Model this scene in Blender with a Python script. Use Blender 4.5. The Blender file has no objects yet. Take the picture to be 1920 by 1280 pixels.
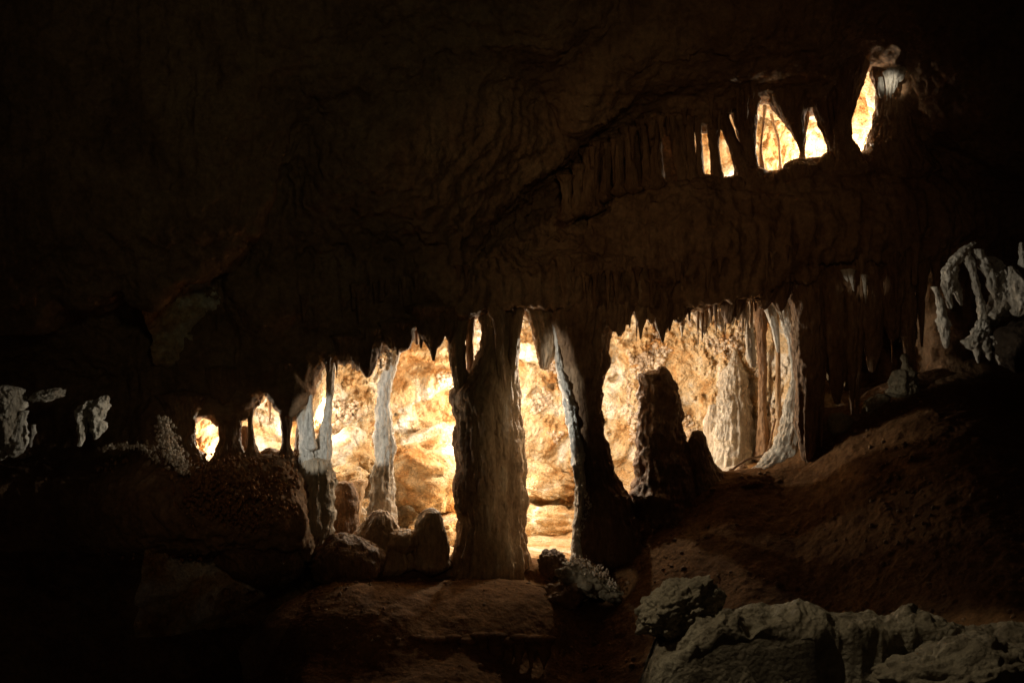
import bpy, bmesh, math, random
import numpy as np
from mathutils import Vector

# ------------------------------------------------------------------ camera, world, exposure, lamps
S = 0.72 / 1920.0            # lens 50 mm on 36 mm: metres per photo pixel per metre of distance
EYE = 1.6
def W(u, v, Y):              # a sight line of the survey, taken at distance Y
    return Vector(((u - 960) * S * Y, Y, EYE + (640 - v) * S * Y))

sc = bpy.context.scene
col = sc.collection
cam_d = bpy.data.cameras.new("camera"); cam_d.lens = 50; cam_d.sensor_width = 36
cam_d.clip_start = 0.05; cam_d.clip_end = 200
cam = bpy.data.objects.new("camera", cam_d); col.objects.link(cam)
cam.location = (0, 0, EYE); cam.rotation_euler = (math.radians(90), 0, 0)
sc.camera = cam

world = bpy.data.worlds.new("World"); sc.world = world; world.use_nodes = True
bg = world.node_tree.nodes["Background"]
bg.inputs[0].default_value = (1.0, 0.66, 0.38, 1); bg.inputs[1].default_value = 0.0072

sc.view_settings.view_transform = 'Standard'; sc.view_settings.look = 'None'
sc.view_settings.exposure = 0; sc.view_settings.gamma = 1
sc.view_settings.use_curve_mapping = False
try:
    sc.cycles.use_denoising = True
    sc.cycles.max_bounces = 7; sc.cycles.diffuse_bounces = 5
    sc.cycles.sample_clamp_indirect = 6.0
except Exception:
    pass

WARM = (1.0, 0.70, 0.38); HOT = (1.0, 0.84, 0.63); COOL = (1.0, 0.98, 0.88); GREY = (1.0, 0.88, 0.68)
def bulb(loc, power, color, r=0.022):
    d = bpy.data.lights.new("lamp_light", 'POINT'); d.energy = power; d.color = color; d.shadow_soft_size = r
    o = bpy.data.objects.new("lamp_light", d); col.objects.link(o); o.location = loc
    return o
def spot(loc, target, rad, power, color, blend=0.12, r=0.03, sx=1.0):
    d = bpy.data.lights.new("spot_light", 'SPOT'); d.energy = power; d.color = color
    dv = Vector(target) - Vector(loc)
    d.spot_size = 2 * math.atan(rad / dv.length); d.spot_blend = blend; d.shadow_soft_size = r
    o = bpy.data.objects.new("spot_light", d); col.objects.link(o); o.location = loc
    o.rotation_euler = dv.to_track_quat('-Z', 'Y').to_euler(); o.scale = (sx, 1, 1)
    return o
# show lamps hidden in the lower chamber, behind the columns
bulb(W(905, 780, 13.05), 55.2, HOT)
bulb(W(893, 640, 13.3), 12.3, HOT)
bulb(W(866, 750, 13.75), 11.1, HOT)
bulb(W(870, 842, 13.6), 11.1, HOT)
bulb(W(945, 645, 13.75), 9.2, HOT)
bulb(W(955, 900, 13.8), 8.6, HOT)
bulb(W(890, 970, 13.2), 8.6, WARM)
bulb(W(590, 800, 12.75), 13.0, HOT)
bulb(W(606, 775, 13.2), 9.2, HOT)
bulb(W(1100, 700, 12.7), 55.4, HOT)
bulb(W(496, 885, 12.55), 21.6, HOT, 0.03)
bulb(W(432, 830, 12.45), 18.5, HOT, 0.03)
bulb(W(1240, 900, 12.8), 9.2, WARM)
# show lamps on the floor of the upper chamber, behind its rim
bulb(W(1528, 298, 12.72), 34.4, HOT, 0.03)
bulb(W(1478, 322, 12.7), 14.2, HOT, 0.02)
bulb(W(1374, 338, 12.7), 4.5, HOT, 0.02)
bulb(W(1328, 340, 12.7), 4.1, HOT, 0.02)
bulb(W(1610, 262, 12.72), 12.2, HOT, 0.02)
# cool light from the camera's side, split into added narrow spots per lit patch
LL = (-3.9, 8.4, 1.6); RR = (3.9, 8.4, 1.5)
spot((-3.4, 6.5, 1.5), W(594, 812, 11.95), 0.34, 680, COOL, 0.10, sx=0.6)
spot((-3.6, 7.5, 1.4), W(722, 775, 12.4), 0.46, 800, COOL, 0.10, sx=0.4)
spot(LL, W(1056, 765, 12.0), 0.74, 900, COOL, 0.3, sx=0.27)
spot(LL, W(1478, 720, 12.2), 0.75, 620, GREY, 0.35, sx=0.35)
spot(LL, W(1845, 565, 11.2), 0.55, 430, GREY, 0.25, sx=0.85)
spot(LL, W(1692, 708, 11.9), 0.20, 330, GREY, 0.4)
spot(RR, W(60, 790, 11.2), 0.42, 400, GREY, 0.2)
spot(RR, W(178, 790, 11.2), 0.22, 400, GREY, 0.25, sx=0.8)
spot(RR, W(320, 835, 11.3), 0.28, 200, GREY, 0.5)
spot(LL, W(1602, 537, 11.8), 0.10, 420, GREY, 0.6)
spot((-1.6, 7.4, 4.1), W(1570, 1245, 8.3), 1.15, 240, (1.0, 0.83, 0.56), 0.25)
spot((-3.4, 7.5, 2.4), W(1112, 1075, 11.3), 0.18, 260, GREY, 0.4)
spot((3.0, 7.0, 1.2), W(962, 860, 11.9), 1.0, 240, (1.0, 0.73, 0.42), 0.8, 0.1, sx=0.30)  # added warm spot, brightens the massive column's right side
# faint fill spots, added to lift the dark walls, ledge and floor
spot((-3.3, 7.0, 3.4), W(1150, 440, 11.7), 1.7, 60, (1.0, 0.60, 0.30), 1.0, 0.15)
spot((0.8, 1.5, 3.4), W(700, 200, 10), 3.2, 75, (1.0, 0.92, 0.5), 1.0, 0.3)
spot((0.5, 1.5, 3.4), W(1350, 360, 11.5), 2.4, 130, (1.0, 0.58, 0.27), 1.0, 0.3)
spot((-1.2, 3.0, 2.9), W(390, 905, 11.3), 1.0, 60, (1.0, 0.62, 0.32), 1.0, 0.3)
spot((-0.3, 3.0, 2.8), W(850, 1130, 11.5), 1.5, 60, (1.0, 0.62, 0.30), 1.0, 0.3)

# ------------------------------------------------------------------ noise
_r = np.random.RandomState(7)
_perm = np.concatenate([_r.permutation(256)] * 3).astype(np.int64)
_grad = _r.normal(size=(256, 3)); _grad /= np.linalg.norm(_grad, axis=1)[:, None]
_grad = _grad.astype(np.float32)
_jit = _r.rand(256, 3).astype(np.float32)
def perlin(P, seed=0):
    P = np.asarray(P, np.float32) + np.float32(seed * 17.31)
    I = np.floor(P).astype(np.int64); F = (P - I).astype(np.float32); I &= 255
    w = F * F * F * (F * (F * 6 - 15) + 10)
    out = 0
    for i in (0, 1):
        for j in (0, 1):
            for k in (0, 1):
                h = _perm[_perm[_perm[(I[:, 0] + i) & 255] + ((I[:, 1] + j) & 255)] + ((I[:, 2] + k) & 255)]
                g = _grad[h]
                d = g[:, 0] * (F[:, 0] - i) + g[:, 1] * (F[:, 1] - j) + g[:, 2] * (F[:, 2] - k)
                out = out + d * (w[:, 0] if i else 1 - w[:, 0]) * (w[:, 1] if j else 1 - w[:, 1]) * (w[:, 2] if k else 1 - w[:, 2])
    return out * 1.6
def fbm(P, o=4, seed=0, gain=0.5, ridged=False):
    P = np.asarray(P, np.float32); a = 1.0; s = 0; t = 0
    for k in range(o):
        n = perlin(P, seed + k * 3)
        if ridged: n = 1 - 2 * np.abs(n)
        s = s + a * n; t += a; a *= gain; P = P * 2.03
    return s / t
def worley(P, seed=0):        # distance to the nearest and second nearest feature point
    P = np.asarray(P, np.float32) + np.float32(seed * 9.7)
    I = np.floor(P).astype(np.int64); F = (P - I).astype(np.float32)
    d1 = np.full(len(P), 9, np.float32); d2 = d1.copy()
    for i in (-1, 0, 1):
        for j in (-1, 0, 1):
            for k in (-1, 0, 1):
                h = _perm[_perm[_perm[(I[:, 0] + i) & 255] + ((I[:, 1] + j) & 255)] + ((I[:, 2] + k) & 255)]
                q = _jit[h] + np.array([i, j, k], np.float32) - F
                d = (q * q).sum(1)
                d2 = np.minimum(d2, np.maximum(d1, d)); d1 = np.minimum(d1, d)
    return np.sqrt(d1), np.sqrt(d2)
def sstep(a, b, x):
    t = np.clip((x - a) / (b - a), 0, 1); return t * t * (3 - 2 * t)
def smin(a, b, k):
    h = np.maximum(k - np.abs(a - b), 0) / k
    return np.minimum(a, b) - h * h * k * 0.25
def smax(a, b, k): return -smin(-a, -b, k)

# ------------------------------------------------------------------ materials
def rock_mat(name, cols, scale=6.0, bump=0.5, fine=1.0, rough=0.8, streak=0.0, spec=0.25, pits=0.0, bdist=0.02, lo=0.30, hi=0.72):
    m = bpy.data.materials.new(name); m.use_nodes = True
    nt = m.node_tree; N = nt.nodes; L = nt.links
    b = N["Principled BSDF"]
    b.inputs["Roughness"].default_value = rough; b.inputs["Specular IOR Level"].default_value = spec
    g = N.new("ShaderNodeNewGeometry")
    mp = N.new("ShaderNodeMapping"); mp.inputs["Scale"].default_value = (1, 1, 1 - 0.8 * streak)
    L.new(g.outputs["Position"], mp.inputs["Vector"])
    n1 = N.new("ShaderNodeTexNoise"); n1.inputs["Scale"].default_value = scale * 0.55
    n1.inputs["Detail"].default_value = 8; n1.inputs["Roughness"].default_value = 0.62
    n1.inputs["Distortion"].default_value = 0.6
    L.new(mp.outputs[0], n1.inputs["Vector"])
    cr = N.new("ShaderNodeValToRGB"); e = cr.color_ramp.elements
    e[0].position = lo; e[0].color = (*cols[0], 1); e[1].position = hi; e[1].color = (*cols[-1], 1)
    for k, c in enumerate(cols[1:-1]):
        q = e.new(lo + (hi - lo) * (k + 1) / (len(cols) - 1)); q.color = (*c, 1)
    L.new(n1.outputs["Fac"], cr.inputs[0])
    # mineral specks and stains
    n2 = N.new("ShaderNodeTexNoise"); n2.inputs["Scale"].default_value = scale * 5; n2.inputs["Detail"].default_value = 6
    n2.inputs["Roughness"].default_value = 0.7
    L.new(mp.outputs[0], n2.inputs["Vector"])
    mr = N.new("ShaderNodeMapRange"); mr.inputs["From Min"].default_value = 0.3; mr.inputs["From Max"].default_value = 0.7
    mr.inputs["To Min"].default_value = 0.62; mr.inputs["To Max"].default_value = 1.28
    L.new(n2.outputs["Fac"], mr.inputs["Value"])
    mx = N.new("ShaderNodeMix"); mx.data_type = 'RGBA'; mx.blend_type = 'MULTIPLY'; mx.inputs[0].default_value = 1.0
    L.new(cr.outputs[0], mx.inputs[6]); L.new(mr.outputs[0], mx.inputs[7])
    L.new(mx.outputs[2], b.inputs["Base Color"])
    # relief
    f1 = N.new("ShaderNodeTexNoise"); f1.inputs["Scale"].default_value = 22 * fine; f1.inputs["Detail"].default_value = 9
    f1.inputs["Roughness"].default_value = 0.66
    L.new(mp.outputs[0], f1.inputs["Vector"])
    v1 = N.new("ShaderNodeTexVoronoi"); v1.inputs["Scale"].default_value = 34 * fine; v1.feature = 'F1'
    L.new(mp.outputs[0], v1.inputs["Vector"])
    ad = N.new("ShaderNodeMath"); ad.operation = 'MULTIPLY_ADD'; ad.inputs[1].default_value = -0.35 if pits >= 0 else 0.35
    L.new(v1.outputs["Distance"], ad.inputs[0]); L.new(f1.outputs["Fac"], ad.inputs[2])
    bp = N.new("ShaderNodeBump"); bp.inputs["Strength"].default_value = bump; bp.inputs["Distance"].default_value = bdist
    L.new(ad.outputs[0], bp.inputs["Height"]); L.new(bp.outputs[0], b.inputs["Normal"])
    return m
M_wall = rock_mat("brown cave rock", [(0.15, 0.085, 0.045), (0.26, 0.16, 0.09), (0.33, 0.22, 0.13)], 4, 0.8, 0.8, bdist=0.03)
M_floor = rock_mat("brown cave earth", [(0.09, 0.045, 0.02), (0.16, 0.085, 0.038), (0.22, 0.125, 0.06)], 5, 0.7, 1.0, rough=0.95, spec=0.1)
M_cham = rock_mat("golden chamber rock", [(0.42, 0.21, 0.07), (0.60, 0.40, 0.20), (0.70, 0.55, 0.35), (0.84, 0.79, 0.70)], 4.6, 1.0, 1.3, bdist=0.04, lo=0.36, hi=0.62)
M_white = rock_mat("white flowstone", [(0.40, 0.33, 0.25), (0.60, 0.56, 0.49), (0.74, 0.72, 0.67)], 7, 1.0, 1.2, streak=0.6, bdist=0.03, rough=0.58, spec=0.4)
DR = dict(rough=0.6, spec=0.4)
M_pale = rock_mat("pale tan dripstone", [(0.34, 0.24, 0.15), (0.50, 0.41, 0.30), (0.64, 0.58, 0.49)], 6, 1.0, 1.1, streak=0.7, bdist=0.035, rough=0.58, spec=0.4)
M_dark = rock_mat("shade dark rock", [(0.035, 0.024, 0.016), (0.06, 0.04, 0.025)], 6, 0.8, 1.0)  # near-black colour puts shade into the rock where the spot spills
M_tan = rock_mat("tan dripstone", [(0.22, 0.12, 0.06), (0.42, 0.28, 0.16), (0.54, 0.42, 0.29)], 6, 1.0, 1.1, streak=0.7, bdist=0.035, rough=0.58, spec=0.4)
M_brown = rock_mat("brown dripstone", [(0.13, 0.065, 0.03), (0.25, 0.145, 0.075), (0.36, 0.24, 0.14)], 7, 1.0, 1.1, streak=0.75, bdist=0.035, rough=0.58, spec=0.4)
M_grey = rock_mat("grey limestone", [(0.13, 0.105, 0.07), (0.27, 0.23, 0.16), (0.38, 0.34, 0.25)], 5, 1.0, 1.0, bdist=0.03)
M_coral = rock_mat("pale cave coral", [(0.36, 0.26, 0.17), (0.56, 0.46, 0.36), (0.74, 0.68, 0.58)], 14, 0.6, 2.0)
M_ocoral = rock_mat("orange cave coral", [(0.20, 0.09, 0.035), (0.33, 0.17, 0.075), (0.42, 0.26, 0.14)], 12, 0.6, 2.0)

# ------------------------------------------------------------------ mesh helpers
def mesh_from(name, V, F, mat, origin=None, smooth=True, normals=None):
    V = np.asarray(V, np.float32)
    if origin is not None: V = V - np.asarray(origin, np.float32)
    me = bpy.data.meshes.new(name)
    F = np.asarray(F, np.int32); k = F.shape[1]
    me.vertices.add(len(V)); me.vertices.foreach_set("co", V.ravel())
    me.loops.add(F.size); me.loops.foreach_set("vertex_index", F.ravel())
    me.polygons.add(len(F)); me.polygons.foreach_set("loop_start", np.arange(0, F.size, k, dtype=np.int32))
    try: me.polygons.foreach_set("loop_total", np.full(len(F), k, np.int32))
    except Exception: pass
    me.update(calc_edges=True); me.validate()
    if smooth: me.polygons.foreach_set("use_smooth", np.ones(len(me.polygons), bool))
    if normals is not None: me.normals_split_custom_set_from_vertices(normals.tolist())
    me.materials.append(mat)
    o = bpy.data.objects.new(name, me); col.objects.link(o)
    if origin is not None: o.location = origin
    return o
def tag(o, label=None, cat=None, group=None, kind=None):
    if label: o["label"] = label
    if cat: o["category"] = cat
    if group: o["group"] = group
    if kind: o["kind"] = kind
    return o
def empty(name, loc, label, cat, group=None):
    o = bpy.data.objects.new(name, None); col.objects.link(o); o.location = loc; o.empty_display_size = 0.1
    return tag(o, label, cat, group)
def vnormals(V, F):
    a, b, c, d = (V[F[:, i]] for i in range(4))
    n = np.cross(c - a, d - b); out = np.zeros_like(V)
    for i in range(4): np.add.at(out, F[:, i], n)
    return out / (np.linalg.norm(out, axis=1)[:, None] + 1e-12)

_seed = [0]
def drip(name, prof, Y, mat, depth=0.85, flute=0.22, rough=0.10, fk=2.2, zs=1.2, step=0.012, seed=None,
         parent=None, detail=1.0, knob=0.0, lean=0.0):
    """dripstone body: prof = [(v, uL, uR), ...] from top to bottom, surveyed at distance Y (a number or a (top, bottom) pair)"""
    _seed[0] += 1; seed = _seed[0] if seed is None else seed
    prof = sorted(prof); v = np.array([p[0] for p in prof], float)
    Y0, Y1 = Y if isinstance(Y, tuple) else (Y, Y)
    n = max(8, int((v[-1] - v[0]) * S * Y0 / step))
    vv = np.linspace(v[0], v[-1], n)
    # smooth interpolation
    def itp(a):
        y = np.interp(vv, v, a); k = max(1, n // (4 * len(prof)))
        if k > 1:
            pad = np.pad(y, k, mode='edge'); pad = np.convolve(pad, np.ones(2 * k + 1) / (2 * k + 1), 'valid'); y = pad
        return y
    uL = itp([p[1] for p in prof]); uR = itp([p[2] for p in prof])
    Yr = Y0 + (Y1 - Y0) * (vv - v[0]) / (v[-1] - v[0])
    cx = ((uL + uR) / 2 - 960) * S * Yr; r = (uR - uL) / 2 * S * Yr; z = EYE + (640 - vv) * S * Yr
    rmax = r.max(); m = int(min(110, max(12, 2 * math.pi * rmax / (step * 1.15))))
    th = np.linspace(0, 2 * math.pi, m, endpoint=False)
    T, Z = np.meshgrid(th, z); R = np.repeat(r[:, None], m, 1)
    CX = np.repeat(cx[:, None], m, 1); YY = np.repeat(Yr[:, None], m, 1)
    so = seed * 3.7
    kk = fk * (1 + 1.2 * math.sqrt(rmax / 0.2))
    q = np.stack([np.cos(T) * kk * 0.5 + so, np.sin(T) * kk * 0.5 + so * 0.3, Z * zs], -1).reshape(-1, 3)
    fl = fbm(q, 3, seed=seed, ridged=True).reshape(T.shape)
    fl = fl + 0.45 * fbm(q * np.array([2.6, 2.6, 1.7]), 2, seed=seed + 9, ridged=True).reshape(T.shape)
    P = np.stack([CX + R * np.cos(T), YY + R * depth * np.sin(T), Z], -1).reshape(-1, 3)
    nb = fbm(P * 9 + so, 4, seed=2).reshape(T.shape)
    nf = fbm(P * np.array([34, 34, 16]) + so, 3, seed=5).reshape(T.shape)
    lump = perlin(np.stack([np.cos(T.ravel()) * .6 + so, np.sin(T.ravel()) * .6, Z.ravel() * 4], -1), 3).reshape(T.shape)
    dR = R * (flute * (fl - 0.25) + 0.14 * lump) + np.minimum(R, 0.12) * (rough * 1.6 * nb) + detail * np.minimum(R * 0.25, 0.012) * nf
    if knob:
        d1, _ = worley(P * 16 + so); dR += knob * (0.5 - d1.reshape(T.shape)) * np.minimum(R, 0.1)
    R2 = np.maximum(R + dR, 0.0015)
    wob = np.stack([perlin(np.stack([z * 3 + so, z * 0 + so, z * 0], -1), 7), perlin(np.stack([z * 3 + so, z * 0 + 5, z * 0], -1), 8)], -1)
    X = CX + R2 * np.cos(T) + (wob[:, 0] * np.minimum(r, 0.05) * 0.35)[:, None]
    Yv = YY + R2 * depth * np.sin(T) + (wob[:, 1] * np.minimum(r, 0.05) * 0.35)[:, None]
    Zv = Z + 0.05 * R * perlin(P * 12, 11).reshape(T.shape)
    V = np.stack([X, Yv, Zv], -1).reshape(-1, 3)
    i = np.arange(n - 1)[:, None] * m; j = np.arange(m)[None, :]; j2 = (j + 1) % m
    F = np.stack([i + j, i + m + j, i + m + j2, i + j2], -1).reshape(-1, 4)
    top = V[:m].mean(0) + [0, 0, 0.3 * r[0]]; bot = V[-m:].mean(0) - [0, 0, 0.6 * r[-1]]
    V = np.vstack([V, top, bot]); it, ib = len(V) - 2, len(V) - 1
    a = np.arange(m); b = (a + 1) % m
    Ft = np.stack([a, b, np.full(m, it)], -1); Fb = np.stack([(n - 1) * m + b, (n - 1) * m + a, np.full(m, ib)], -1)
    # degenerate-free caps as quads: split into a second fan of triangles through quads is not needed; write tris as a mixed mesh
    me_faces = [tuple(x) for x in F] + [tuple(x) for x in Ft] + [tuple(x) for x in Fb]
    org = np.array([cx[-1], Yr[-1], z[-1]]) if parent is None else np.array(parent.location)
    me = bpy.data.meshes.new(name); me.from_pydata((V - org).tolist(), [], me_faces); me.update()
    me.polygons.foreach_set("use_smooth", np.ones(len(me.polygons), bool))
    me.materials.append(mat)
    o = bpy.data.objects.new(name, me); col.objects.link(o)
    if parent is None: o.location = org
    else: o.parent = parent
    return o

_ico = {}
def ico(sub):
    if sub not in _ico:
        bm = bmesh.new(); bmesh.ops.create_icosphere(bm, subdivisions=sub, radius=1)
        V = np.array([v.co[:] for v in bm.verts], np.float32); F = np.array([[v.index for v in f.verts] for f in bm.faces], np.int32)
        bm.free(); _ico[sub] = (V, F)
    return _ico[sub]
def boulder(name, c, size, mat, sub=5, amp=0.22, blocky=0.12, fine=0.05, seed=None, freq=1.1, power=None, parent=None, rot=0.0, knob=0.0, flat=None):
    _seed[0] += 1; seed = _seed[0] if seed is None else seed
    V, F = ico(sub); V = V.copy(); N0 = V.copy()
    if power:   # squarer than a ball
        V = np.sign(V) * np.abs(V) ** power; 
    sz = np.array(size, np.float32); avg = float(sz.mean())
    so = seed * 5.3
    d = amp * fbm(N0 * freq + so, 4, seed=seed) * 1.3
    d1, d2 = worley(N0 * 1.7 * freq + so)
    d += blocky * (d2 - d1) - blocky * 0.4
    rd = fbm(N0 * sz / avg * 5 + so, 4, ridged=True, seed=1)
    d += fine * rd
    if knob:
        e1, _ = worley(N0 * 7 + so); d += knob * (0.55 - e1)
    P = V * (1 + d)[:, None] * sz
    if rot:
        cr, sr = math.cos(rot), math.sin(rot)
        x = P[:, 0] * cr - P[:, 2] * sr; zz = P[:, 0] * sr + P[:, 2] * cr; P[:, 0] = x; P[:, 2] = zz
    o = mesh_from(name, P, F, mat)
    if parent is None: o.location = c
    else: o.parent = parent; o.location = Vector(c) - parent.location
    return o

# ------------------------------------------------------------------ the cave shell: a solid described by a distance field
K = S * 12.0                                     # metres per unit of the wall survey (u across, v down) at the wall plane
def ux(u): return (np.asarray(u, float) - 960) * K
def vz(v): return EYE + (640 - np.asarray(v, float)) * K
H = 0.04
xs = np.arange(-6.4, 6.4, H); ys = np.arange(6.6, 15.4, H); zs_ = np.arange(-2.3, 5.3, H)
nx, ny, nz = len(xs), len(ys), len(zs_)
def lattice(freq, seed, sz=1.0):
    """smooth random field on the grid, separable cubic interpolation of a random lattice"""
    rs = np.random.RandomState(seed)
    def mat(a, f):
        t = (a - a[0]) * f; n = int(t[-1]) + 4; Mx = np.zeros((len(a), n), np.float32)
        i = np.floor(t).astype(int); q = t - i
        w = [(1 - q) ** 3 / 6, (3 * q ** 3 - 6 * q ** 2 + 4) / 6, (-3 * q ** 3 + 3 * q ** 2 + 3 * q + 1) / 6, q ** 3 / 6]
        for k in range(4): Mx[np.arange(len(a)), i + k] = w[k]
        return Mx
    A, B, Cc = mat(xs, freq), mat(ys, freq), mat(zs_, freq * sz)
    L = rs.uniform(-1, 1, (A.shape[1], B.shape[1], Cc.shape[1])).astype(np.float32)
    t = np.tensordot(A, L, (1, 0)); t = np.tensordot(t, B, (1, 1)); t = np.tensordot(t, Cc, (1, 1))
    return t * 1.6
U = (960 + xs / K)[:, None]; Vv = (640 - (zs_ - EYE) / K)[None, :]      # 2D survey grids (x, z)
Ux = U[:, 0]
X3 = xs[:, None, None].astype(np.float32); Y3 = ys[None, :, None].astype(np.float32); Z3 = zs_[None, None, :].astype(np.float32)
def line(pts): p = np.array(pts, float); return np.interp(Ux, p[:, 0], p[:, 1])
def polydist(poly, Y):
    """signed distance in the x-z plane to a closed outline surveyed at distance Y"""
    P = np.array([[(u - 960) * S * Y, EYE + (640 - v) * S * Y] for u, v in poly])
    gx, gz = np.meshgrid(xs, zs_, indexing='ij'); d = np.full(gx.shape, 1e9); ins = np.zeros(gx.shape, bool)
    for k in range(len(P)):
        a, b = P[k], P[(k + 1) % len(P)]
        e = b - a; t = np.clip(((gx - a[0]) * e[0] + (gz - a[1]) * e[1]) / (e @ e), 0, 1)
        d = np.minimum(d, (gx - a[0] - t * e[0]) ** 2 + (gz - a[1] - t * e[1]) ** 2)
        c = ((a[1] > gz) != (b[1] > gz)) & (gx < (b[0] - a[0]) * (gz - a[1]) / (b[1] - a[1] + 1e-12) + a[0])
        ins ^= c
    d = np.sqrt(d); return np.where(ins, -d, d).astype(np.float32)

n_lo = lattice(0.8, 1); n_mid = lattice(2.2, 2); n_hi = lattice(5.0, 3); n_st = lattice(4.5, 4, 0.25)
# front face of the wall
yf = np.full((nx, nz), 12.0, np.float32)
hood = np.exp(-((Vv - 560) / 75.0) ** 2) * sstep(430, 640, U) * (1 - sstep(1450, 1700, U))
yf -= 0.16 * hood
yf -= 0.30 * np.exp(-((Vv - 430) / 90.0) ** 2) * sstep(1000, 1200, U) * (1 - sstep(1650, 1900, U))
yf += 0.55 * sstep(540, 380, Vv + 0 * U) * sstep(1300, 1000, U)                       # the wall steps back over the ledge on the left
bul = np.exp(-(((U - 400) / 190.0) ** 2 + ((Vv - 950) / 95.0) ** 2)); yf -= 0.75 * bul   # coral covered bulge
yf += 1.6 * sstep(1010, 1080, Vv) * (1 - sstep(540, 620, U))                          # hollow under the bulge
yf += 0.25 * sstep(290, 230, U) * sstep(640, 720, Vv) * sstep(900, 840, Vv)
yf += 1.0 * sstep(1500, 1560, U) * (1 - sstep(1745, 1790, U)) * sstep(480, 540, Vv) * (1 - sstep(700, 800, Vv))  # dark recess on the right
yf += 0.1 * sstep(1740, 1790, U) * sstep(420, 470, Vv) * sstep(740, 690, Vv)
fld = (yf[:, None, :] - Y3).astype(np.float32) * 0.8
fld += 0.10 * n_lo + 0.07 * n_mid + 0.035 * n_hi + 0.03 * n_st
# lower chamber
ceil = line([(300, 800), (345, 800), (362, 778), (400, 776), (415, 800), (450, 778), (475, 742), (500, 728), (530, 765), (545, 795), (560, 775), (590, 690), (605, 676), (622, 680), (690, 672), (730, 640), (765, 618),
             (800, 606), (850, 600), (900, 585), (975, 572), (1050, 575), (1150, 585), (1300, 578), (1400, 560), (1470, 530), (1520, 525)])
flo = line([(300, 850), (350, 868), (420, 872), (470, 858), (530, 852), (560, 885), (590, 1010), (640, 1030), (780, 1035), (860, 1050), (985, 1052), (1080, 1050),
            (1150, 990), (1190, 962), (1260, 948), (1330, 905), (1400, 886), (1450, 884), (1500, 868), (1540, 850)])
yb_ = line([(300, 12.7), (380, 12.95), (480, 13.15), (600, 13.8), (750, 14.4), (900, 14.6), (1050, 14.55), (1200, 14.3), (1350, 14.0), (1450, 13.6), (1520, 13.0)])
zc = vz(ceil).astype(np.float32)[:, None, None] + 0.10 * np.clip((Y3 - 12.1), 0, 1)
zf = vz(flo).astype(np.float32)[:, None, None] - 0.04 * np.clip(Y3 - 12.1, 0, 2) + 0.10 * sstep(13.2, 14.3, Y3)
cav = smax(Z3 - zc, zf - Z3, 0.10)
# the chamber splays sideways towards the back
xl = ux(338) - 0.25 * np.clip(Y3 - 12.3, 0, 1); xr = ux(1512) + 0.20 * np.clip(Y3 - 12.2, 0, 1)
cav = smax(cav, smax(xl - X3, X3 - xr, 0.1), 0.15)
cav = smax(cav, Y3 - yb_.astype(np.float32)[:, None, None], 0.25)
cav = smax(cav, 10.8 - Y3, 0.1)
cav += 0.04 * n_mid + 0.03 * n_hi
fld = smax(fld, -cav, 0.09)
# upper chamber
c2 = line([(1000, 330), (1050, 322), (1120, 272), (1200, 222), (1300, 205), (1322, 235), (1345, 230), (1365, 215), (1400, 180), (1432, 172), (1480, 200), (1522, 205), (1560, 200), (1600, 140), (1630, 92), (1655, 105), (1730, 150)])
f2 = line([(1000, 430), (1060, 400), (1110, 386), (1150, 358), (1250, 343), (1400, 336), (1440, 326), (1500, 322), (1505, 298), (1555, 296), (1600, 288), (1640, 292), (1660, 260), (1690, 200), (1730, 190)])
cav2 = smax(Z3 - vz(c2).astype(np.float32)[:, None, None] - 0.1 * np.clip(Y3 - 12.2, 0, 1), vz(f2).astype(np.float32)[:, None, None] - 0.10 * np.clip(Y3 - 12.05, 0, 0.6) - Z3, 0.06)
cav2 = smax(cav2, smax(ux(1040) - X3, X3 - ux(1690), 0.1), 0.1)
cav2 = smax(cav2, Y3 - line([(1000, 12.3), (1306, 12.22), (1314, 13.15), (2000, 13.15)]).astype(np.float32)[:, None, None], 0.1); cav2 = smax(cav2, 10.8 - Y3, 0.1)  # depth step on the left is an added partition blocking the lamps
cav2 += 0.03 * n_mid + 0.025 * n_hi
fld = smax(fld, -cav2, 0.07)
# outer floor: falls from the foot of the wall towards the camera
of = line([(-300, 1500), (450, 1480), (540, 1180), (620, 1075), (780, 1080), (860, 1088), (1000, 1092), (1080, 1085), (1180, 1010), (1270, 955), (1350, 905), (1450, 892), (1510, 850),
           (1580, 775), (1650, 728), (1700, 702), (1760, 690), (1850, 688), (2400, 680)])
slope = line([(0, 0.3), (560, 0.3), (900, 0.22), (1100, 0.42), (1300, 0.46), (1700, 0.42), (2200, 0.4)])
gz = vz(of).astype(np.float32)[:, None, None] - (slope.astype(np.float32)[:, None, None]) * np.clip(12.1 - Y3, 0, 9)
gz = gz + 0.5 * sstep(12.3, 13.5, Y3) * 0
ground = Z3 - gz + 0.07 * n_lo + 0.05 * n_mid + 0.012 * n_hi + ((0.10 * np.abs(n_mid) + 0.05 * np.abs(n_hi) - 0.05) * sstep(1120, 1040, Ux)[:, None, None]).astype(np.float32)
ground = smax(ground, Y3 - 12.35, 0.2)           # the floor sheet stops inside the wall
# flowstone mound in the middle foreground
def ell(cx, cy, cz, rx, ry, rz):
    return ((np.sqrt(((X3 - cx) / rx) ** 2 + ((Y3 - cy) / ry) ** 2 + ((Z3 - cz) / rz) ** 2) - 1) * min(rx, ry, rz)).astype(np.float32)
p = W(700, 1250, 11.3); ground = smin(ground, ell(p.x, p.y, p.z, 1.0, 0.8, 0.62) + 0.06 * n_mid + 0.03 * n_hi, 0.25)
p = W(935, 1215, 11.5); ground = smin(ground, ell(p.x, p.y, p.z, 0.75, 0.6, 0.5) + 0.05 * n_mid + 0.03 * n_hi, 0.25)
fld = smin(fld, ground, 0.12)
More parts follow.
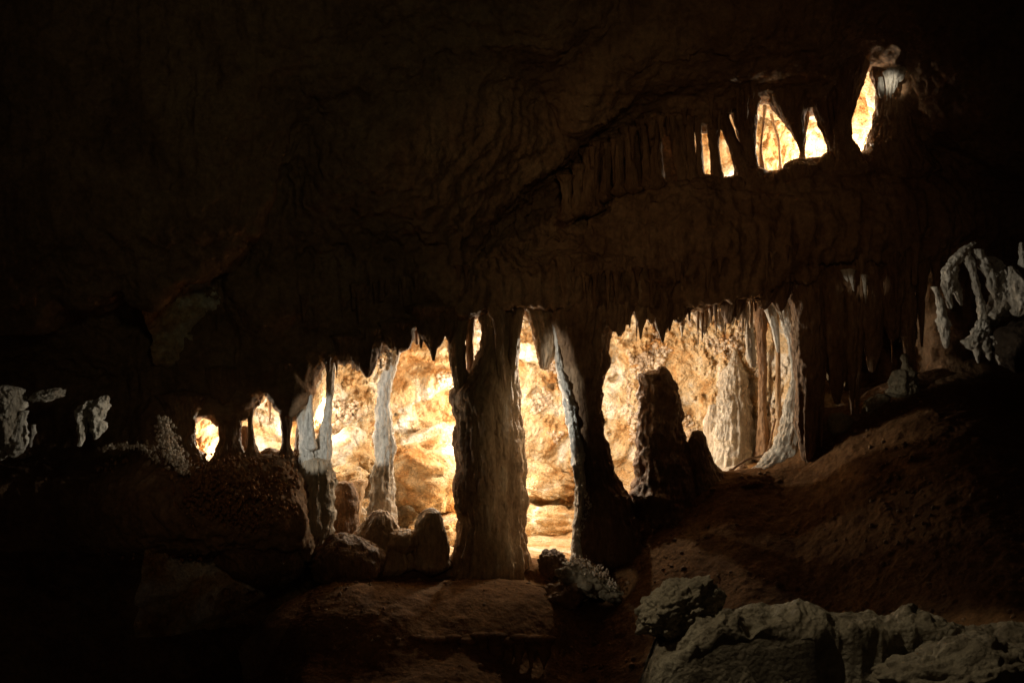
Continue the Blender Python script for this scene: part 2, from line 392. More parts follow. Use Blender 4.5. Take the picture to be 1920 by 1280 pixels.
# nearer hanging masses, upper left
pa = polydist([(-400, -300), (1130, -300), (1110, 20), (1040, 90), (900, 60), (700, 90), (560, 160), (500, 300), (480, 400), (465, 430), (430, 445), (345, 505), (300, 520),
               (255, 568), (235, 558), (215, 525), (160, 562), (115, 574), (85, 545), (30, 600), (-400, 640)], 10.8)
ya = 10.8 + 0.35 * sstep(-0.5, 0.1, pa) + 0.0 * U
ma = np.maximum(pa[:, None, :], ya.astype(np.float32)[:, None, :] - Y3); ma = smax(ma, Y3 - 12.6, 0.1)
ma = ma + 0.16 * n_lo + 0.09 * n_mid + 0.04 * n_hi + 0.02 * n_st
fld = smin(fld, ma, 0.35)
pb = polydist([(440, -300), (1250, -300), (1180, 60), (1060, 170), (1075, 260), (1000, 330), (880, 440), (820, 500), (760, 480), (560, 500), (470, 560), (440, 520)], 11.0)
mb = np.maximum(pb[:, None, :], (11.2 + 0.7 * sstep(-0.9, 0.15, pb)).astype(np.float32)[:, None, :] - Y3); mb = smax(mb, Y3 - 13, 0.1)
mb = mb + 0.14 * n_lo + 0.08 * n_mid + 0.03 * n_hi
fld = smin(fld, mb, 0.5)
# brow above the upper chamber
pc = polydist([(1040, -300), (2600, -300), (2600, 300), (1900, 330), (1760, 250), (1700, 110), (1640, 75), (1590, 85), (1540, 125), (1420, 125), (1300, 150), (1180, 190), (1080, 240), (1040, 130)], 11.6)
mc = np.maximum(pc[:, None, :], (11.35 + 0.35 * sstep(-0.35, 0.1, pc)).astype(np.float32)[:, None, :] - Y3)
mc = mc + 0.12 * n_lo + 0.07 * n_mid + 0.04 * n_hi + 0.03 * n_st
fld = smin(fld, mc, 0.3)

def surface_nets(f, xs, ys, zs):
    s = f < 0
    c = [s[i:nx_ - 1 + i, j:ny_ - 1 + j, k:nz_ - 1 + k] for nx_, ny_, nz_ in [f.shape] for i in (0, 1) for j in (0, 1) for k in (0, 1)]
    allin = c[0].copy(); anyin = c[0].copy()
    for a in c[1:]: allin &= a; anyin |= a
    act = anyin & ~allin; idx = -np.ones(act.shape, np.int32); I = np.argwhere(act); idx[act] = np.arange(len(I))
    acc = np.zeros((len(I), 3)); cnt = np.zeros(len(I))
    cor = [(i, j, k) for i in (0, 1) for j in (0, 1) for k in (0, 1)]
    for a in cor:
        for ax in range(3):
            if a[ax]: continue
            b = list(a); b[ax] = 1
            fa = f[I[:, 0] + a[0], I[:, 1] + a[1], I[:, 2] + a[2]]; fb = f[I[:, 0] + b[0], I[:, 1] + b[1], I[:, 2] + b[2]]
            m = (fa < 0) != (fb < 0); t = np.where(m, fa / np.where(m, fa - fb, 1), 0)
            p = np.tile(np.array(a, float), (len(I), 1)); p[:, ax] += t
            acc[m] += p[m]; cnt[m] += 1
    P = I + acc / cnt[:, None]
    V = np.stack([xs[0] + P[:, 0] * H, ys[0] + P[:, 1] * H, zs[0] + P[:, 2] * H], -1)
    Q = []
    for ax in range(3):
        o1, o2 = [(1, 2), (2, 0), (0, 1)][ax]
        sl0 = [slice(None)] * 3; sl1 = [slice(None)] * 3; sl0[ax] = slice(0, -1); sl1[ax] = slice(1, None)
        a, b = s[tuple(sl0)], s[tuple(sl1)]
        e = np.argwhere(a != b); e = e[(e[:, o1] > 0) & (e[:, o2] > 0) & (e[:, o1] < f.shape[o1] - 1) & (e[:, o2] < f.shape[o2] - 1)]
        ins = a[e[:, 0], e[:, 1], e[:, 2]]
        def at(d1, d2):
            q = e.copy(); q[:, o1] -= d1; q[:, o2] -= d2; return idx[q[:, 0], q[:, 1], q[:, 2]]
        q = np.stack([at(1, 1), at(0, 1), at(0, 0), at(1, 0)], -1)
        q[~ins] = q[~ins][:, ::-1]; Q.append(q)
    return V, np.vstack(Q)
V, F = surface_nets(fld, xs, ys, zs_)
del cav, cav2, ground, ma, mb, mc, fld, n_lo, n_mid, n_hi, n_st
def compact(V, F):
    used = np.unique(F); mp = -np.ones(len(V), np.int64); mp[used] = np.arange(len(used)); return V[used], mp[F]
V, F = compact(V, F)
def smooth(V, F, it=1, lam=0.5):
    for _ in range(it):
        acc = np.zeros_like(V); cnt = np.zeros(len(V))
        for i in range(4):
            np.add.at(acc, F[:, i], V[F[:, (i + 1) % 4]]); np.add.at(acc, F[:, i], V[F[:, (i - 1) % 4]]); np.add.at(cnt, F[:, i], 2)
        V = V + lam * (acc / cnt[:, None] - V)
    return V
def subdivide(V, F):
    E = np.concatenate([F[:, [i, (i + 1) % 4]] for i in range(4)]); E.sort(1)
    u, inv = np.unique(E, axis=0, return_inverse=True); inv = inv.reshape(-1); n = len(V); nf = len(F)
    V2 = np.vstack([V, (V[u[:, 0]] + V[u[:, 1]]) / 2, V[F].mean(1)])
    e = [n + inv[i * nf:(i + 1) * nf] for i in range(4)]; c = n + len(u) + np.arange(nf)
    F2 = np.vstack([np.stack([F[:, i], e[i], c, e[i - 1]], -1) for i in range(4)])
    return V2, F2
V = smooth(V, F, 2)
# keep what a visitor could see from in front
cen = V[F].mean(1)
keep = (np.abs(cen[:, 0]) < 0.36 * cen[:, 1] + 1.9) & (cen[:, 2] < EYE + 0.24 * cen[:, 1] + 0.6) & (cen[:, 2] > EYE - 0.24 * cen[:, 1] - 0.6)
V, F = compact(V, F[keep])
V, F = subdivide(V, F); V = smooth(V, F, 1)
Nn = vnormals(V, F)
d = 0.055 * fbm(V * 3.2, 5, seed=4, ridged=True, gain=0.55) + 0.03 * fbm(V * 9, 4, seed=9)
flute = fbm(V * np.array([9, 9, 1.1]), 3, seed=12, ridged=True)
zf_ = sstep(-1.5, 0.5, V[:, 2])
uu = 960 + V[:, 0] / (S * V[:, 1]); vvv = 640 - (V[:, 2] - EYE) / (S * V[:, 1])
ledgef = np.exp(-((vvv - 480) / 130.0) ** 2) * sstep(480, 700, uu)
d = d + (0.035 + 0.05 * ledgef) * flute * (np.abs(Nn[:, 2]) < 0.75) * zf_
w1, w2 = worley(V * 5.5)
cor = np.exp(-(((uu - 400) / 230.0) ** 2 + ((vvv - 950) / 130.0) ** 2))
k1, k2 = worley(V * 15.0)
d = d + 0.05 * (w2 - w1 - 0.3) * 0.6 + cor * 0.06 * (0.5 - k1)
slopef = sstep(0.35, 0.7, Nn[:, 2]) * (vvv > 640)
d = d * (1 - 0.7 * slopef) + slopef * 0.014 * fbm(V * 16, 4, seed=33, gain=0.65)
V = V + Nn * d[:, None]
Nn = vnormals(V, F)
cen = V[F].mean(1); cu = 960 + cen[:, 0] / K; cv = 640 - (cen[:, 2] - EYE) / K; cn = Nn[F].mean(1)
inlow = (cen[:, 1] > 12.25) & (cv > 500) & (cv < 1120) & (cu > 250) & (cu < 1600)
inup = (cen[:, 1] > 12.15) & (cv < 400) & (cu > 1285)
grd = ~inlow & ~inup & (cv > np.interp(cu, [0, 540, 620, 1080, 1180, 1270, 1350, 1510, 1580, 1700, 2300], [1500, 1200, 1050, 1050, 980, 930, 885, 840, 775, 720, 710])) 
ledge = ~inlow & ~inup & ~grd & (cu > 430) & (cv > 335) & (cv < 720) & (cen[:, 1] > 11.3)
rest = ~inlow & ~inup & ~grd & ~ledge
ceil_m = rest & (cv < 330)
wall_m = rest & ~ceil_m
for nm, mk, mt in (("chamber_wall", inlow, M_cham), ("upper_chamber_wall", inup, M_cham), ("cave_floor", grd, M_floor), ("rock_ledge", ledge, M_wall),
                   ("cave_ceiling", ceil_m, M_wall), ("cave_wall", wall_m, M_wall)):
    used = np.unique(F[mk]); mp = -np.ones(len(V), np.int64); mp[used] = np.arange(len(used))
    o = mesh_from(nm, V[used], mp[F[mk]], mt, normals=Nn[used]); tag(o, kind="structure")

# ------------------------------------------------------------------ the brightly lit back wall of the lower chamber: finely modelled relief
def back_wall():
    st = 0.009
    gx = np.arange(ux(300), ux(1560) + 0.25, st); gz = np.arange(-0.75, 2.15, st)
    GX, GZ = np.meshgrid(gx, gz, indexing='ij'); n0, n1 = GX.shape
    y = np.interp(960 + GX / K, [300, 380, 480, 600, 750, 900, 1050, 1200, 1350, 1450, 1520], [12.5, 12.8, 13.0, 13.6, 14.1, 14.3, 14.3, 14.05, 13.75, 13.3, 12.75])
    P = np.stack([GX.ravel(), y.ravel(), GZ.ravel()], -1)
    uu = 960 + P[:, 0] / (S * P[:, 1]); vv = 640 - (P[:, 2] - EYE) / (S * P[:, 1])
    y = P[:, 1]
    # strata leaning up to the right, a stepped ledge, and a smoother lower wall
    big = fbm(P * 0.9, 3, seed=21); y = y + 0.22 * big
    warp = P + 0.15 * np.stack([perlin(P * 2, 31), perlin(P * 2, 32), perlin(P * 2, 33)], -1)
    st_z = (warp[:, 2] - 0.28 * warp[:, 0]) * 3.2
    fr = st_z - np.floor(st_z); y = y - 0.11 * (sstep(0.0, 0.25, fr) * (1 - sstep(0.55, 1.0, fr))) * sstep(0.1, -0.5, big * 0 + (uu - 900) / 200)
    w1, w2 = worley(warp * 2.6); y = y - 0.20 * np.minimum(w2 - w1, 0.35)
    w1, w2 = worley(warp * 6.5, 3); y = y - 0.06 * np.minimum(w2 - w1, 0.4)
    crust = sstep(0.0, 0.35, perlin(P * 1.7, 41) + 0.6 * sstep(760, 650, vv) - 0.15)
    k1, _ = worley(P * 17.0, 5); k2, _ = worley(P * 38.0, 6)
    y = y - crust * (0.085 * (0.6 - k1) + 0.035 * (0.6 - k2)) - 0.06 * fbm(P * 6, 6, seed=51, ridged=True, gain=0.66)
    y = y - crust * 0.03 * fbm(P * np.array([30, 30, 14]), 3, seed=52, ridged=True)
    pit = perlin(warp * np.array([3.2, 3.2, 5.5]), 61) + 0.5 * perlin(P * 13, 62); y = y + 0.13 * sstep(0.50, 0.95, pit)
    # roof and floor curl forwards
    top = vz(np.interp(960 + P[:, 0] / K, [300, 480, 622, 760, 975, 1150, 1400, 1520], [770, 700, 650, 590, 550, 560, 540, 510]))
    y = y - 0.9 * np.clip(P[:, 2] - top, 0, 1) ** 1.0 * 1.2
    fl = vz(np.interp(960 + P[:, 0] / K, [300, 350, 530, 600, 860, 1080, 1190, 1330, 1450, 1520], [850, 868, 850, 985, 1010, 1010, 940, 885, 865, 850]))
    y = y - 1.1 * np.clip(fl - P[:, 2], 0, 1)
    P[:, 1] = y
    idx = np.arange(n0 * n1).reshape(n0, n1)
    Fq = np.stack([idx[:-1, :-1], idx[1:, :-1], idx[1:, 1:], idx[:-1, 1:]], -1).reshape(-1, 4)
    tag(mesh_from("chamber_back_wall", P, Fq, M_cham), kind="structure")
    return P, crust, vv, uu
BW = back_wall()

def up_wall():
    st = 0.011
    gx = np.arange(ux(1306), ux(1750), st); gz = np.arange(vz(360), vz(60), st)
    GX, GZ = np.meshgrid(gx, gz, indexing='ij'); n0, n1 = GX.shape
    P = np.stack([GX.ravel(), np.full(GX.size, 12.98), GZ.ravel()], -1)
    y = P[:, 1] + 0.16 * fbm(P * 1.6, 3, seed=71); w1, w2 = worley(P * 4); y -= 0.12 * np.minimum(w2 - w1, 0.4)
    k1, _ = worley(P * np.array([20, 20, 11])); y -= 0.05 * (0.6 - k1) + 0.05 * fbm(P * np.array([11, 11, 4]), 4, seed=72, ridged=True)
    P[:, 1] = y
    idx = np.arange(n0 * n1).reshape(n0, n1)
    Fq = np.stack([idx[:-1, :-1], idx[1:, :-1], idx[1:, 1:], idx[:-1, 1:]], -1).reshape(-1, 4)
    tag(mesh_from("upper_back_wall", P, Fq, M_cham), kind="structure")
up_wall()

def shelf():
    st = 0.0075
    xs_ = np.arange(0.72, 3.3, st); ts = np.arange(0, 1.35, st)             # t runs from behind the crest, over it and down the front
    A, T = np.meshgrid(xs_, ts, indexing='ij'); a = A.ravel(); t = T.ravel()
    uc = 960 + a / (S * 8.5)
    crest = EYE + (640 - np.interp(uc, [1190, 1235, 1290, 1345, 1420, 1500, 1560, 1620, 1690, 1735, 1790, 1850, 2000], [1330, 1215, 1180, 1160, 1146, 1146, 1162, 1166, 1160, 1148, 1175, 1185, 1180])) * S * 8.5
    ang = np.clip(t / 0.55, 0, 1) * (math.pi / 2)
    y = 8.75 - 0.42 * np.sin(ang) * 1.0 - 0.12 * np.clip(t - 0.55, 0, 1); z = crest - 0.18 * (1 - np.cos(ang)) - np.clip(t - 0.55, 0, 1) * 0.9 - 0.35 * np.clip(0.12 - t, 0, 1)
    P = np.stack([a, y, z], -1)
    n = np.stack([0 * a, -np.cos(ang * .6 + .6), np.sin(math.pi / 2 - ang * .8)], -1); n /= np.linalg.norm(n, axis=1)[:, None]
    w = P + 0.12 * np.stack([perlin(P * 2.4, 201), perlin(P * 2.4, 202), perlin(P * 2.4, 203)], -1)
    w1, w2 = worley(w * 3.0, 7); k1, k2 = worley(w * 8.0, 8); m1, m2 = worley(w * 21, 9)
    d = 0.13 * fbm(w * 1.7, 3, seed=210) + 0.09 * np.minimum(w2 - w1, .4) + 0.035 * np.minimum(k2 - k1, .4) + 0.045 * fbm(w * 5, 6, seed=213, ridged=True, gain=.6)
    rugged = sstep(-.1, .3, perlin(P * 1.3, 215) + .4 * sstep(2.1, 2.7, a))
    d += rugged * (0.02 * (0.6 - m1) + 0.012 * fbm(w * 26, 3, seed=217, ridged=True))
    hole = perlin(w * np.array([2.6, 2.6, 3.6]), 219); d -= 0.34 * sstep(0.02, 0.35, hole) * sstep(0.34, 0.6, t); d -= 0.03 * sstep(0.1, 0.5, perlin(w * 7.5, 223))
    P = P + n * d[:, None]
    n0, n1 = A.shape; idx = np.arange(n0 * n1).reshape(n0, n1)
    Fq = np.stack([idx[:-1, :-1], idx[:-1, 1:], idx[1:, 1:], idx[1:, :-1]], -1).reshape(-1, 4)
    # close the shelf behind and below so that it is a solid
    edge = np.concatenate([idx[:, 0], idx[-1, 1:], idx[::-1, -1][1:], idx[0, ::-1][1:-1]])
    nb = len(P); back = P[edge].copy(); back[:, 1] = 9.0; back[:, 2] -= 0.25; P = np.vstack([P, back])
    k = np.arange(len(edge)); k2_ = (k + 1) % len(edge)
    Fq = np.vstack([Fq, np.stack([edge[k], edge[k2_], nb + k2_, nb + k], -1)])
    tag(mesh_from("rock_shelf", P, Fq, M_grey, origin=(1.8, 8.6, -0.7)), "long rugged grey rock shelf running along the lower right bottom edge", "rock")
shelf()

# ------------------------------------------------------------------ the big formations
def thing(name, u, v, Y, label, cat, group=None): return empty(name, W(u, v, Y), label, cat, group)

c = thing("cave_column", 915, 1085, 12.1, "massive fluted column standing in the middle of the glowing chamber mouth", "column")
drip("shaft", [(585, 905, 965), (650, 905, 960), (700, 882, 966), (735, 854, 968), (800, 858, 971), (850, 861, 975), (900, 862, 977), (1000, 865, 980), (1040, 858, 984), (1085, 845, 988), (1110, 840, 992)],
     (12.05, 12.05), M_tan, 0.8, 0.20, 0.18, 3.2, 0.7, 0.011, parent=c)
drip("branch", [(575, 832, 880), (620, 840, 872), (680, 847, 872), (730, 853, 878), (790, 858, 884), (830, 862, 882)], 11.98, M_tan, 0.9, 0.25, 0.12, 2.6, 0.7, 0.010, parent=c)
drip("branch", [(580, 872, 892), (640, 874, 886), (700, 876, 888), (745, 878, 900)], 12.1, M_brown, 1.0, 0.25, 0.1, 2.2, 0.8, 0.010, parent=c)
drip("branch", [(575, 915, 945), (620, 930, 944), (680, 932, 945), (730, 934, 950), (800, 930, 960), (860, 936, 958)], 11.90, M_tan, 1.0, 0.3, 0.15, 2.6, 0.9, 0.009, parent=c)
drip("flake", [(578, 964, 982), (610, 961, 979), (650, 956, 974), (700, 953, 968), (740, 952, 967), (820, 955, 972)], 12.0, M_tan, 1.5, 0.25, 0.12, 2.2, 0.8, 0.009, parent=c)

c = thing("cave_column", 1140, 1045, 12.0, "dark leaning column with a ragged pale left edge, right of the massive fluted one", "column")
drip("shaft", [(545, 1034, 1152), (620, 1046, 1144), (690, 1056, 1136), (715, 1062, 1126), (760, 1072, 1126), (800, 1082, 1129), (850, 1092, 1139), (900, 1094, 1156), (950, 1090, 1186), (985, 1088, 1200), (1045, 1085, 1225)],
     (12.02, 11.95), M_brown, 0.8, 0.16, 0.22, 3.0, 0.7, 0.011, parent=c)
drip("fin", [(578, 1033, 1039), (610, 1036, 1044), (640, 1041, 1050), (680, 1043, 1056), (720, 1050, 1066), (760, 1058, 1080), (800, 1066, 1085), (850, 1072, 1093), (900, 1080, 1098), (960, 1078, 1094), (1000, 1074, 1090), (1050, 1066, 1090)],
     (12.02, 11.9), M_white, 2.2, 0.28, 0.35, 2.0, 2.0, 0.008, parent=c, detail=1.6)
tag(drip("stalactite", [(555, 980, 1042), (600, 996, 1046), (640, 1006, 1044), (668, 1010, 1038), (690, 1014, 1028)], 12.1, M_tan, 0.9, 0.3, 0.2, 2.4, 1.2, 0.009),
    "short broad stalactite hanging in the bright slot between the two thickest columns", "stalactite")

tag(drip("cave_column", [(632, 744, 756), (655, 735, 752), (690, 722, 741), (720, 713, 735), (760, 710, 732), (800, 707, 737), (840, 706, 742), (862, 706, 740), (900, 700, 738), (945, 695, 737), (1000, 690, 742)],
     (12.45, 12.4), M_white, 0.9, 0.24, 0.25, 2.4, 1.0, 0.009, detail=1.5), "slim crooked white column standing alone in front of the lit left wall", "column")

c = thing("cave_column", 590, 1050, 12.0, "pale forked column with two arms at the left edge of the wide opening", "column")
drip("arm", [(690, 545, 560), (718, 551, 564), (760, 557, 572), (800, 561, 577), (830, 562, 590), (880, 563, 600)], 12.0, M_white, 0.9, 0.3, 0.35, 2.0, 1.6, 0.009, parent=c, detail=1.5)
drip("arm", [(740, 580, 586), (770, 575, 585), (800, 572, 588), (840, 572, 596)], 11.93, M_white, 0.9, 0.3, 0.25, 2.0, 1.4, 0.008, parent=c)
drip("arm", [(660, 606, 636), (700, 613, 627), (740, 611, 623), (780, 607, 620), (830, 594, 620), (890, 585, 622)], 12.05, M_white, 0.9, 0.2, 0.2, 2.0, 1.2, 0.009, parent=c)
drip("trunk", [(862, 568, 612), (885, 560, 620), (920, 556, 622), (960, 550, 624), (1000, 556, 616), (1035, 570, 604), (1062, 582, 596)], (11.98, 11.85), M_pale, 0.8, 0.3, 0.3, 3.0, 1.4, 0.011, parent=c)
drip("root", [(930, 530, 565), (970, 540, 575), (1010, 556, 586), (1050, 570, 584)], (11.75, 11.7), M_tan, 0.9, 0.3, 0.25, 2.4, 1.2, 0.011, parent=c)

# pillars between the small left windows
GL = "rock pillars between the small windows on the left"
tag(drip("rock_pillar", [(690, 385, 470), (760, 405, 452), (800, 409, 449), (835, 411, 449), (875, 388, 462), (910, 380, 470)], 11.98, M_brown, 0.9, 0.16, 0.2, 2.6, 1.2, 0.012),
    "broad dark pillar right of the leftmost glowing window", "rock pillar", GL)
tag(drip("rock_pillar", [(690, 455, 482), (740, 462, 476), (790, 466, 474), (830, 466, 478), (862, 458, 492)], 12.0, M_tan, 1.0, 0.2, 0.15, 2.2, 1.0, 0.009),
    "thin pillar between the tiny window and the round glowing window", "rock pillar", GL)
tag(drip("rock_pillar", [(680, 508, 560), (740, 518, 552), (790, 527, 546), (830, 529, 541), (862, 520, 552), (890, 505, 565)], 11.97, M_brown, 0.9, 0.2, 0.15, 2.4, 1.1, 0.010),
    "dark pillar right of the round glowing window", "rock pillar", GL)
tag(drip("rock_pillar", [(690, 548, 575), (760, 556, 574), (810, 557, 574), (850, 553, 574), (880, 545, 575)], 12.1, M_brown, 0.9, 0.2, 0.15, 2.4, 1.1, 0.010),
    "dark pillar behind the left arm of the forked column", "rock pillar", GL)
tag(drip("rock_pillar", [(740, 300, 380), (780, 318, 366), (820, 318, 361), (850, 325, 372), (890, 300, 395)], 11.9, M_brown, 0.9, 0.2, 0.3, 2.4, 1.3, 0.012),
    "dark rough pillar left of the leftmost glowing window", "rock pillar", GL)
tag(drip("stalactite", [(690, 470, 505), (730, 474, 496), (760, 479, 486)], 12.05, M_brown, 0.9, 0.2, 0.15), "dark stub hanging into the top of the round glowing window", "stalactite")
tag(drip("stalactite", [(700, 498, 520), (750, 502, 510), (790, 505, 507)], 12.5, M_tan, 0.9, 0.2, 0.15), "thin tan stalactite inside the round glowing window", "stalactite")
tag(drip("rock_pillar", [(840, 445, 470), (800, 450, 468), (815, 448, 470), (870, 440, 480)], 12.15, M_brown, 0.9, 0.2, 0.15), "low rock stub under the tiny window", "rock pillar", GL)
tag(boulder("boulder", W(508, 862, 12.1), (0.11, 0.12, 0.10), M_brown, 4, fine=0.08), "lumpy dark rock on the sill of the round glowing window", "boulder")
tag(boulder("boulder", W(352, 868, 12.0), (0.14, 0.14, 0.13), M_brown, 4, fine=0.1, knob=0.2), "knobbly black rock on the sill of the leftmost glowing window", "boulder")
tag(drip("stalactite", [(770, 372, 392), (800, 376, 388), (830, 374, 383), (850, 377, 380)], 12.55, M_tan, 0.9, 0.2, 0.15), "tan drip hanging inside the leftmost glowing window", "stalactite")

# stalagmites on the chamber sill
c = thing("stalagmite", 1245, 965, 12.15, "thick dark stalagmite with a notched top in front of the golden wall", "stalagmite")
drip("body", [(700, 1203, 1254), (715, 1199, 1260), (740, 1197, 1265), (800, 1195, 1276), (850, 1193, 1290), (900, 1190, 1310), (950, 1184, 1335), (985, 1170, 1350)], 12.15, M_brown, 0.85, 0.13, 0.35, 2.8, 0.9, 0.010, parent=c)
drip("knob", [(688, 1233, 1249), (696, 1228, 1255), (712, 1222, 1260), (740, 1215, 1264)], 12.13, M_brown, 1.0, 0.1, 0.1, 2.0, 1.0, 0.010, parent=c)
tag(drip("stalagmite", [(808, 1302, 1317), (816, 1296, 1322), (840, 1291, 1327), (870, 1288, 1340), (900, 1286, 1362), (930, 1280, 1385)], 12.1, M_brown, 0.9, 0.12, 0.15, 2.4, 1.0, 0.010),
    "short blunt dark stalagmite right of the notched one", "stalagmite")
tag(drip("stalagmite", [(953, 800, 816), (960, 791, 826), (980, 782, 834), (1005, 778, 838), (1040, 776, 840), (1060, 770, 850)], 11.95, M_tan, 0.9, 0.08, 0.10, 2.4, 1.0, 0.010),
    "thumb shaped rounded stalagmite beside the massive column", "stalagmite")
tag(drip("stalagmite", [(958, 700, 724), (968, 688, 738), (990, 674, 748), (1015, 662, 760), (1060, 640, 775)], 11.98, M_tan, 0.9, 0.12, 0.12, 2.8, 1.4, 0.010, lean=0.1),
    "low domed stalagmite at the foot of the slim white column", "stalagmite")
tag(boulder("boulder", W(752, 1015, 11.9), (0.15, 0.16, 0.11), M_tan, 4), "small hump between the domed and the thumb shaped stalagmites", "boulder")
tag(boulder("boulder", W(652, 1060, 11.7), (0.29, 0.26, 0.25), M_brown, 5, 0.2, 0.15, 0.06), "big rounded dark boulder below the forked column", "boulder")
tag(boulder("boulder", W(618, 920, 12.5), (0.05, 0.05, 0.06), M_white, 4), "small white stone glowing beside the trunk of the forked column", "boulder")
tag(boulder("boulder", W(1036, 1058, 11.8), (0.115, 0.12, 0.125), M_brown, 5, 0.25, 0.2, 0.12, knob=0.25), "rough dark rock sitting in the bright slot's foot", "boulder")
tag(drip("stalagmite", [(905, 632, 660), (925, 625, 668), (970, 620, 672), (1020, 612, 680)], 12.5, M_brown, 0.9, 0.15, 0.2, 2.4, 1.2, 0.011), "squat brown stump behind the boulder, lit from the left chamber", "stalagmite")
tag(drip("stalactite", [(900, 664, 690), (950, 662, 676), (990, 664, 672)], 12.9, M_tan, 0.9, 0.2, 0.2), "tan rib behind the squat brown stump", "stalactite")

GM = "flowstone mounds below the opening"
v_ = False
for (pr, Y, fl, lb) in (
    ([(1010, 430, 520), (1030, 400, 560), (1060, 420, 575), (1080, 450, 560)], 11.75, 0.2, "hanging lobes of flowstone under the coral covered bulge"),):
    tag(drip("flowstone_mound", pr, Y, M_ocoral if v_ else M_brown, 0.75, fl * .7, 0.30, 6.0, 1.6, 0.014, knob=0.08), lb, "flowstone", GM)

# rocks inside the chamber
GR = "rock blocks on the lit back wall"
for (u, v, Y, sz, rot, mt, lb) in (
    (795, 895, 13.55, (0.44, 0.34, 0.30), -0.35, M_cham, "big tilted block below the crusted wall, between slim and massive columns"),
    (800, 835, 13.75, (0.38, 0.25, 0.16), 0.42, M_cham, "wedge shaped slab leaning above the big tilted block"),
    (655, 850, 13.3, (0.24, 0.22, 0.23), 0.3, M_cham, "swollen rock beside the forked column's right arm"),
    (640, 895, 13.15, (0.22, 0.20, 0.12), 0.25, M_cham, "flat overhanging rock under the swollen one"),
    (690, 800, 13.75, (0.20, 0.16, 0.13), 0.2, M_cham, "small rock shelf left of the slim white column"),
    (660, 975, 13.2, (0.34, 0.3, 0.2), 0.1, M_cham, "shaded rock hump low behind the domed stalagmite"),
    (815, 1000, 13.3, (0.28, 0.3, 0.16), 0.1, M_cham, "pale layered rock behind the thumb shaped stalagmite"),
    (1010, 900, 14.05, (0.34, 0.2, 0.16), -0.3, M_cham, "bulging rock across the middle of the bright slot"),
    (1040, 985, 13.95, (0.42, 0.3, 0.18), -0.1, M_cham, "smooth pale rock low in the bright slot"),
    (1010, 660, 14.0, (0.26, 0.2, 0.10), 0.0, M_cham, "shelf of rock near the peak of the bright slot"),
    (1165, 930, 13.7, (0.3, 0.25, 0.16), -0.4, M_cham, "golden rock at the foot of the wall left of the notched stalagmite")):
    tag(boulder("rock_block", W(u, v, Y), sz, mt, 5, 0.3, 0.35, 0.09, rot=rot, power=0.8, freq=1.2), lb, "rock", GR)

# white flowstone and curved columns on the right of the chamber
c = thing("flowstone", 1380, 890, 13.2, "tall white fluted flowstone cone against the right part of the golden wall", "flowstone")
drip("cone", [(658, 1376, 1381), (680, 1368, 1388), (705, 1356, 1398), (730, 1348, 1400), (760, 1352, 1404), (800, 1342, 1410), (850, 1334, 1410), (900, 1328, 1412)], (13.25, 13.1), M_white, 0.9, 0.26, 0.3, 3.2, 1.1, 0.009, parent=c, detail=1.4)
drip("apron", [(760, 1332, 1350), (790, 1322, 1356), (850, 1326, 1352), (900, 1338, 1362)], 13.2, M_white, 1.0, 0.3, 0.2, 2.6, 1.0, 0.010, parent=c)
drip("shoulder", [(690, 1384, 1400), (740, 1390, 1416), (800, 1396, 1422), (830, 1396, 1420), (900, 1390, 1424)], 13.35, M_white, 0.9, 0.12, 0.08, 2.6, 0.8, 0.010, parent=c)
tag(drip("cave_column", [(530, 1448, 1486), (560, 1456, 1483), (600, 1466, 1487), (650, 1478, 1492), (690, 1482, 1499), (730, 1481, 1503), (755, 1474, 1512), (800, 1467, 1512), (840, 1452, 1506), (870, 1425, 1500), (895, 1390, 1500)],
     (12.1, 12.25), M_white, 0.8, 0.24, 0.3, 2.6, 1.0, 0.009, detail=1.5), "tall curved white column at the right end of the lit chamber", "column")
tag(drip("stalactite", [(545, 1424, 1450), (575, 1432, 1452), (610, 1444, 1458), (640, 1453, 1462), (660, 1457, 1461)], 12.2, M_white, 0.9, 0.25, 0.2, 2.2, 1.0, 0.009), "bent white stalactite just left of the tall curved column", "stalactite")
tag(drip("cave_column", [(640, 1454, 1462), (700, 1455, 1463), (760, 1455, 1465), (830, 1452, 1470)], 12.7, M_tan, 0.9, 0.2, 0.1), "thin dim column behind the tall curved white one", "column")
tag(drip("cave_column", [(560, 1412, 1440), (640, 1420, 1436), (720, 1424, 1438), (790, 1422, 1438), (860, 1412, 1446)], 12.95, M_brown, 0.9, 0.2, 0.12, 2.6, 0.8), "dim tan column between the flowstone cone and the curved white column", "column")
tag(drip("stalactite", [(572, 1392, 1412), (600, 1399, 1412), (640, 1399, 1416), (670, 1400, 1418), (688, 1408, 1417)], 12.35, M_white, 0.9, 0.25, 0.2, 2.2, 1.2, 0.009), "white stalactite with a brown tip hanging left of the dim tan column", "stalactite")
tag(boulder("boulder", W(1375, 905, 12.3), (0.12, 0.1, 0.07), M_brown, 4), "dark rock on the sill below the white flowstone cone", "boulder")
tag(boulder("boulder", W(1393, 885, 12.35), (0.05, 0.05, 0.08), M_brown, 4), "small pointed rock on the sill below the stick", "boulder")
tag(boulder("boulder", W(1575, 795, 11.95), (0.10, 0.1, 0.10), M_grey, 4), "rounded pale rock part way up the brown slope", "boulder")
tag(boulder("boulder", W(1645, 757, 11.95), (0.12, 0.1, 0.075), M_grey, 4, 0.25, 0.2, 0.1, rot=0.5), "angular pale rock below the figure shaped stalagmite", "boulder")
tag(boulder("boulder", W(1605, 792, 12.0), (0.10, 0.1, 0.08), M_brown, 4), "brown rock between the two pale rocks on the slope", "boulder")

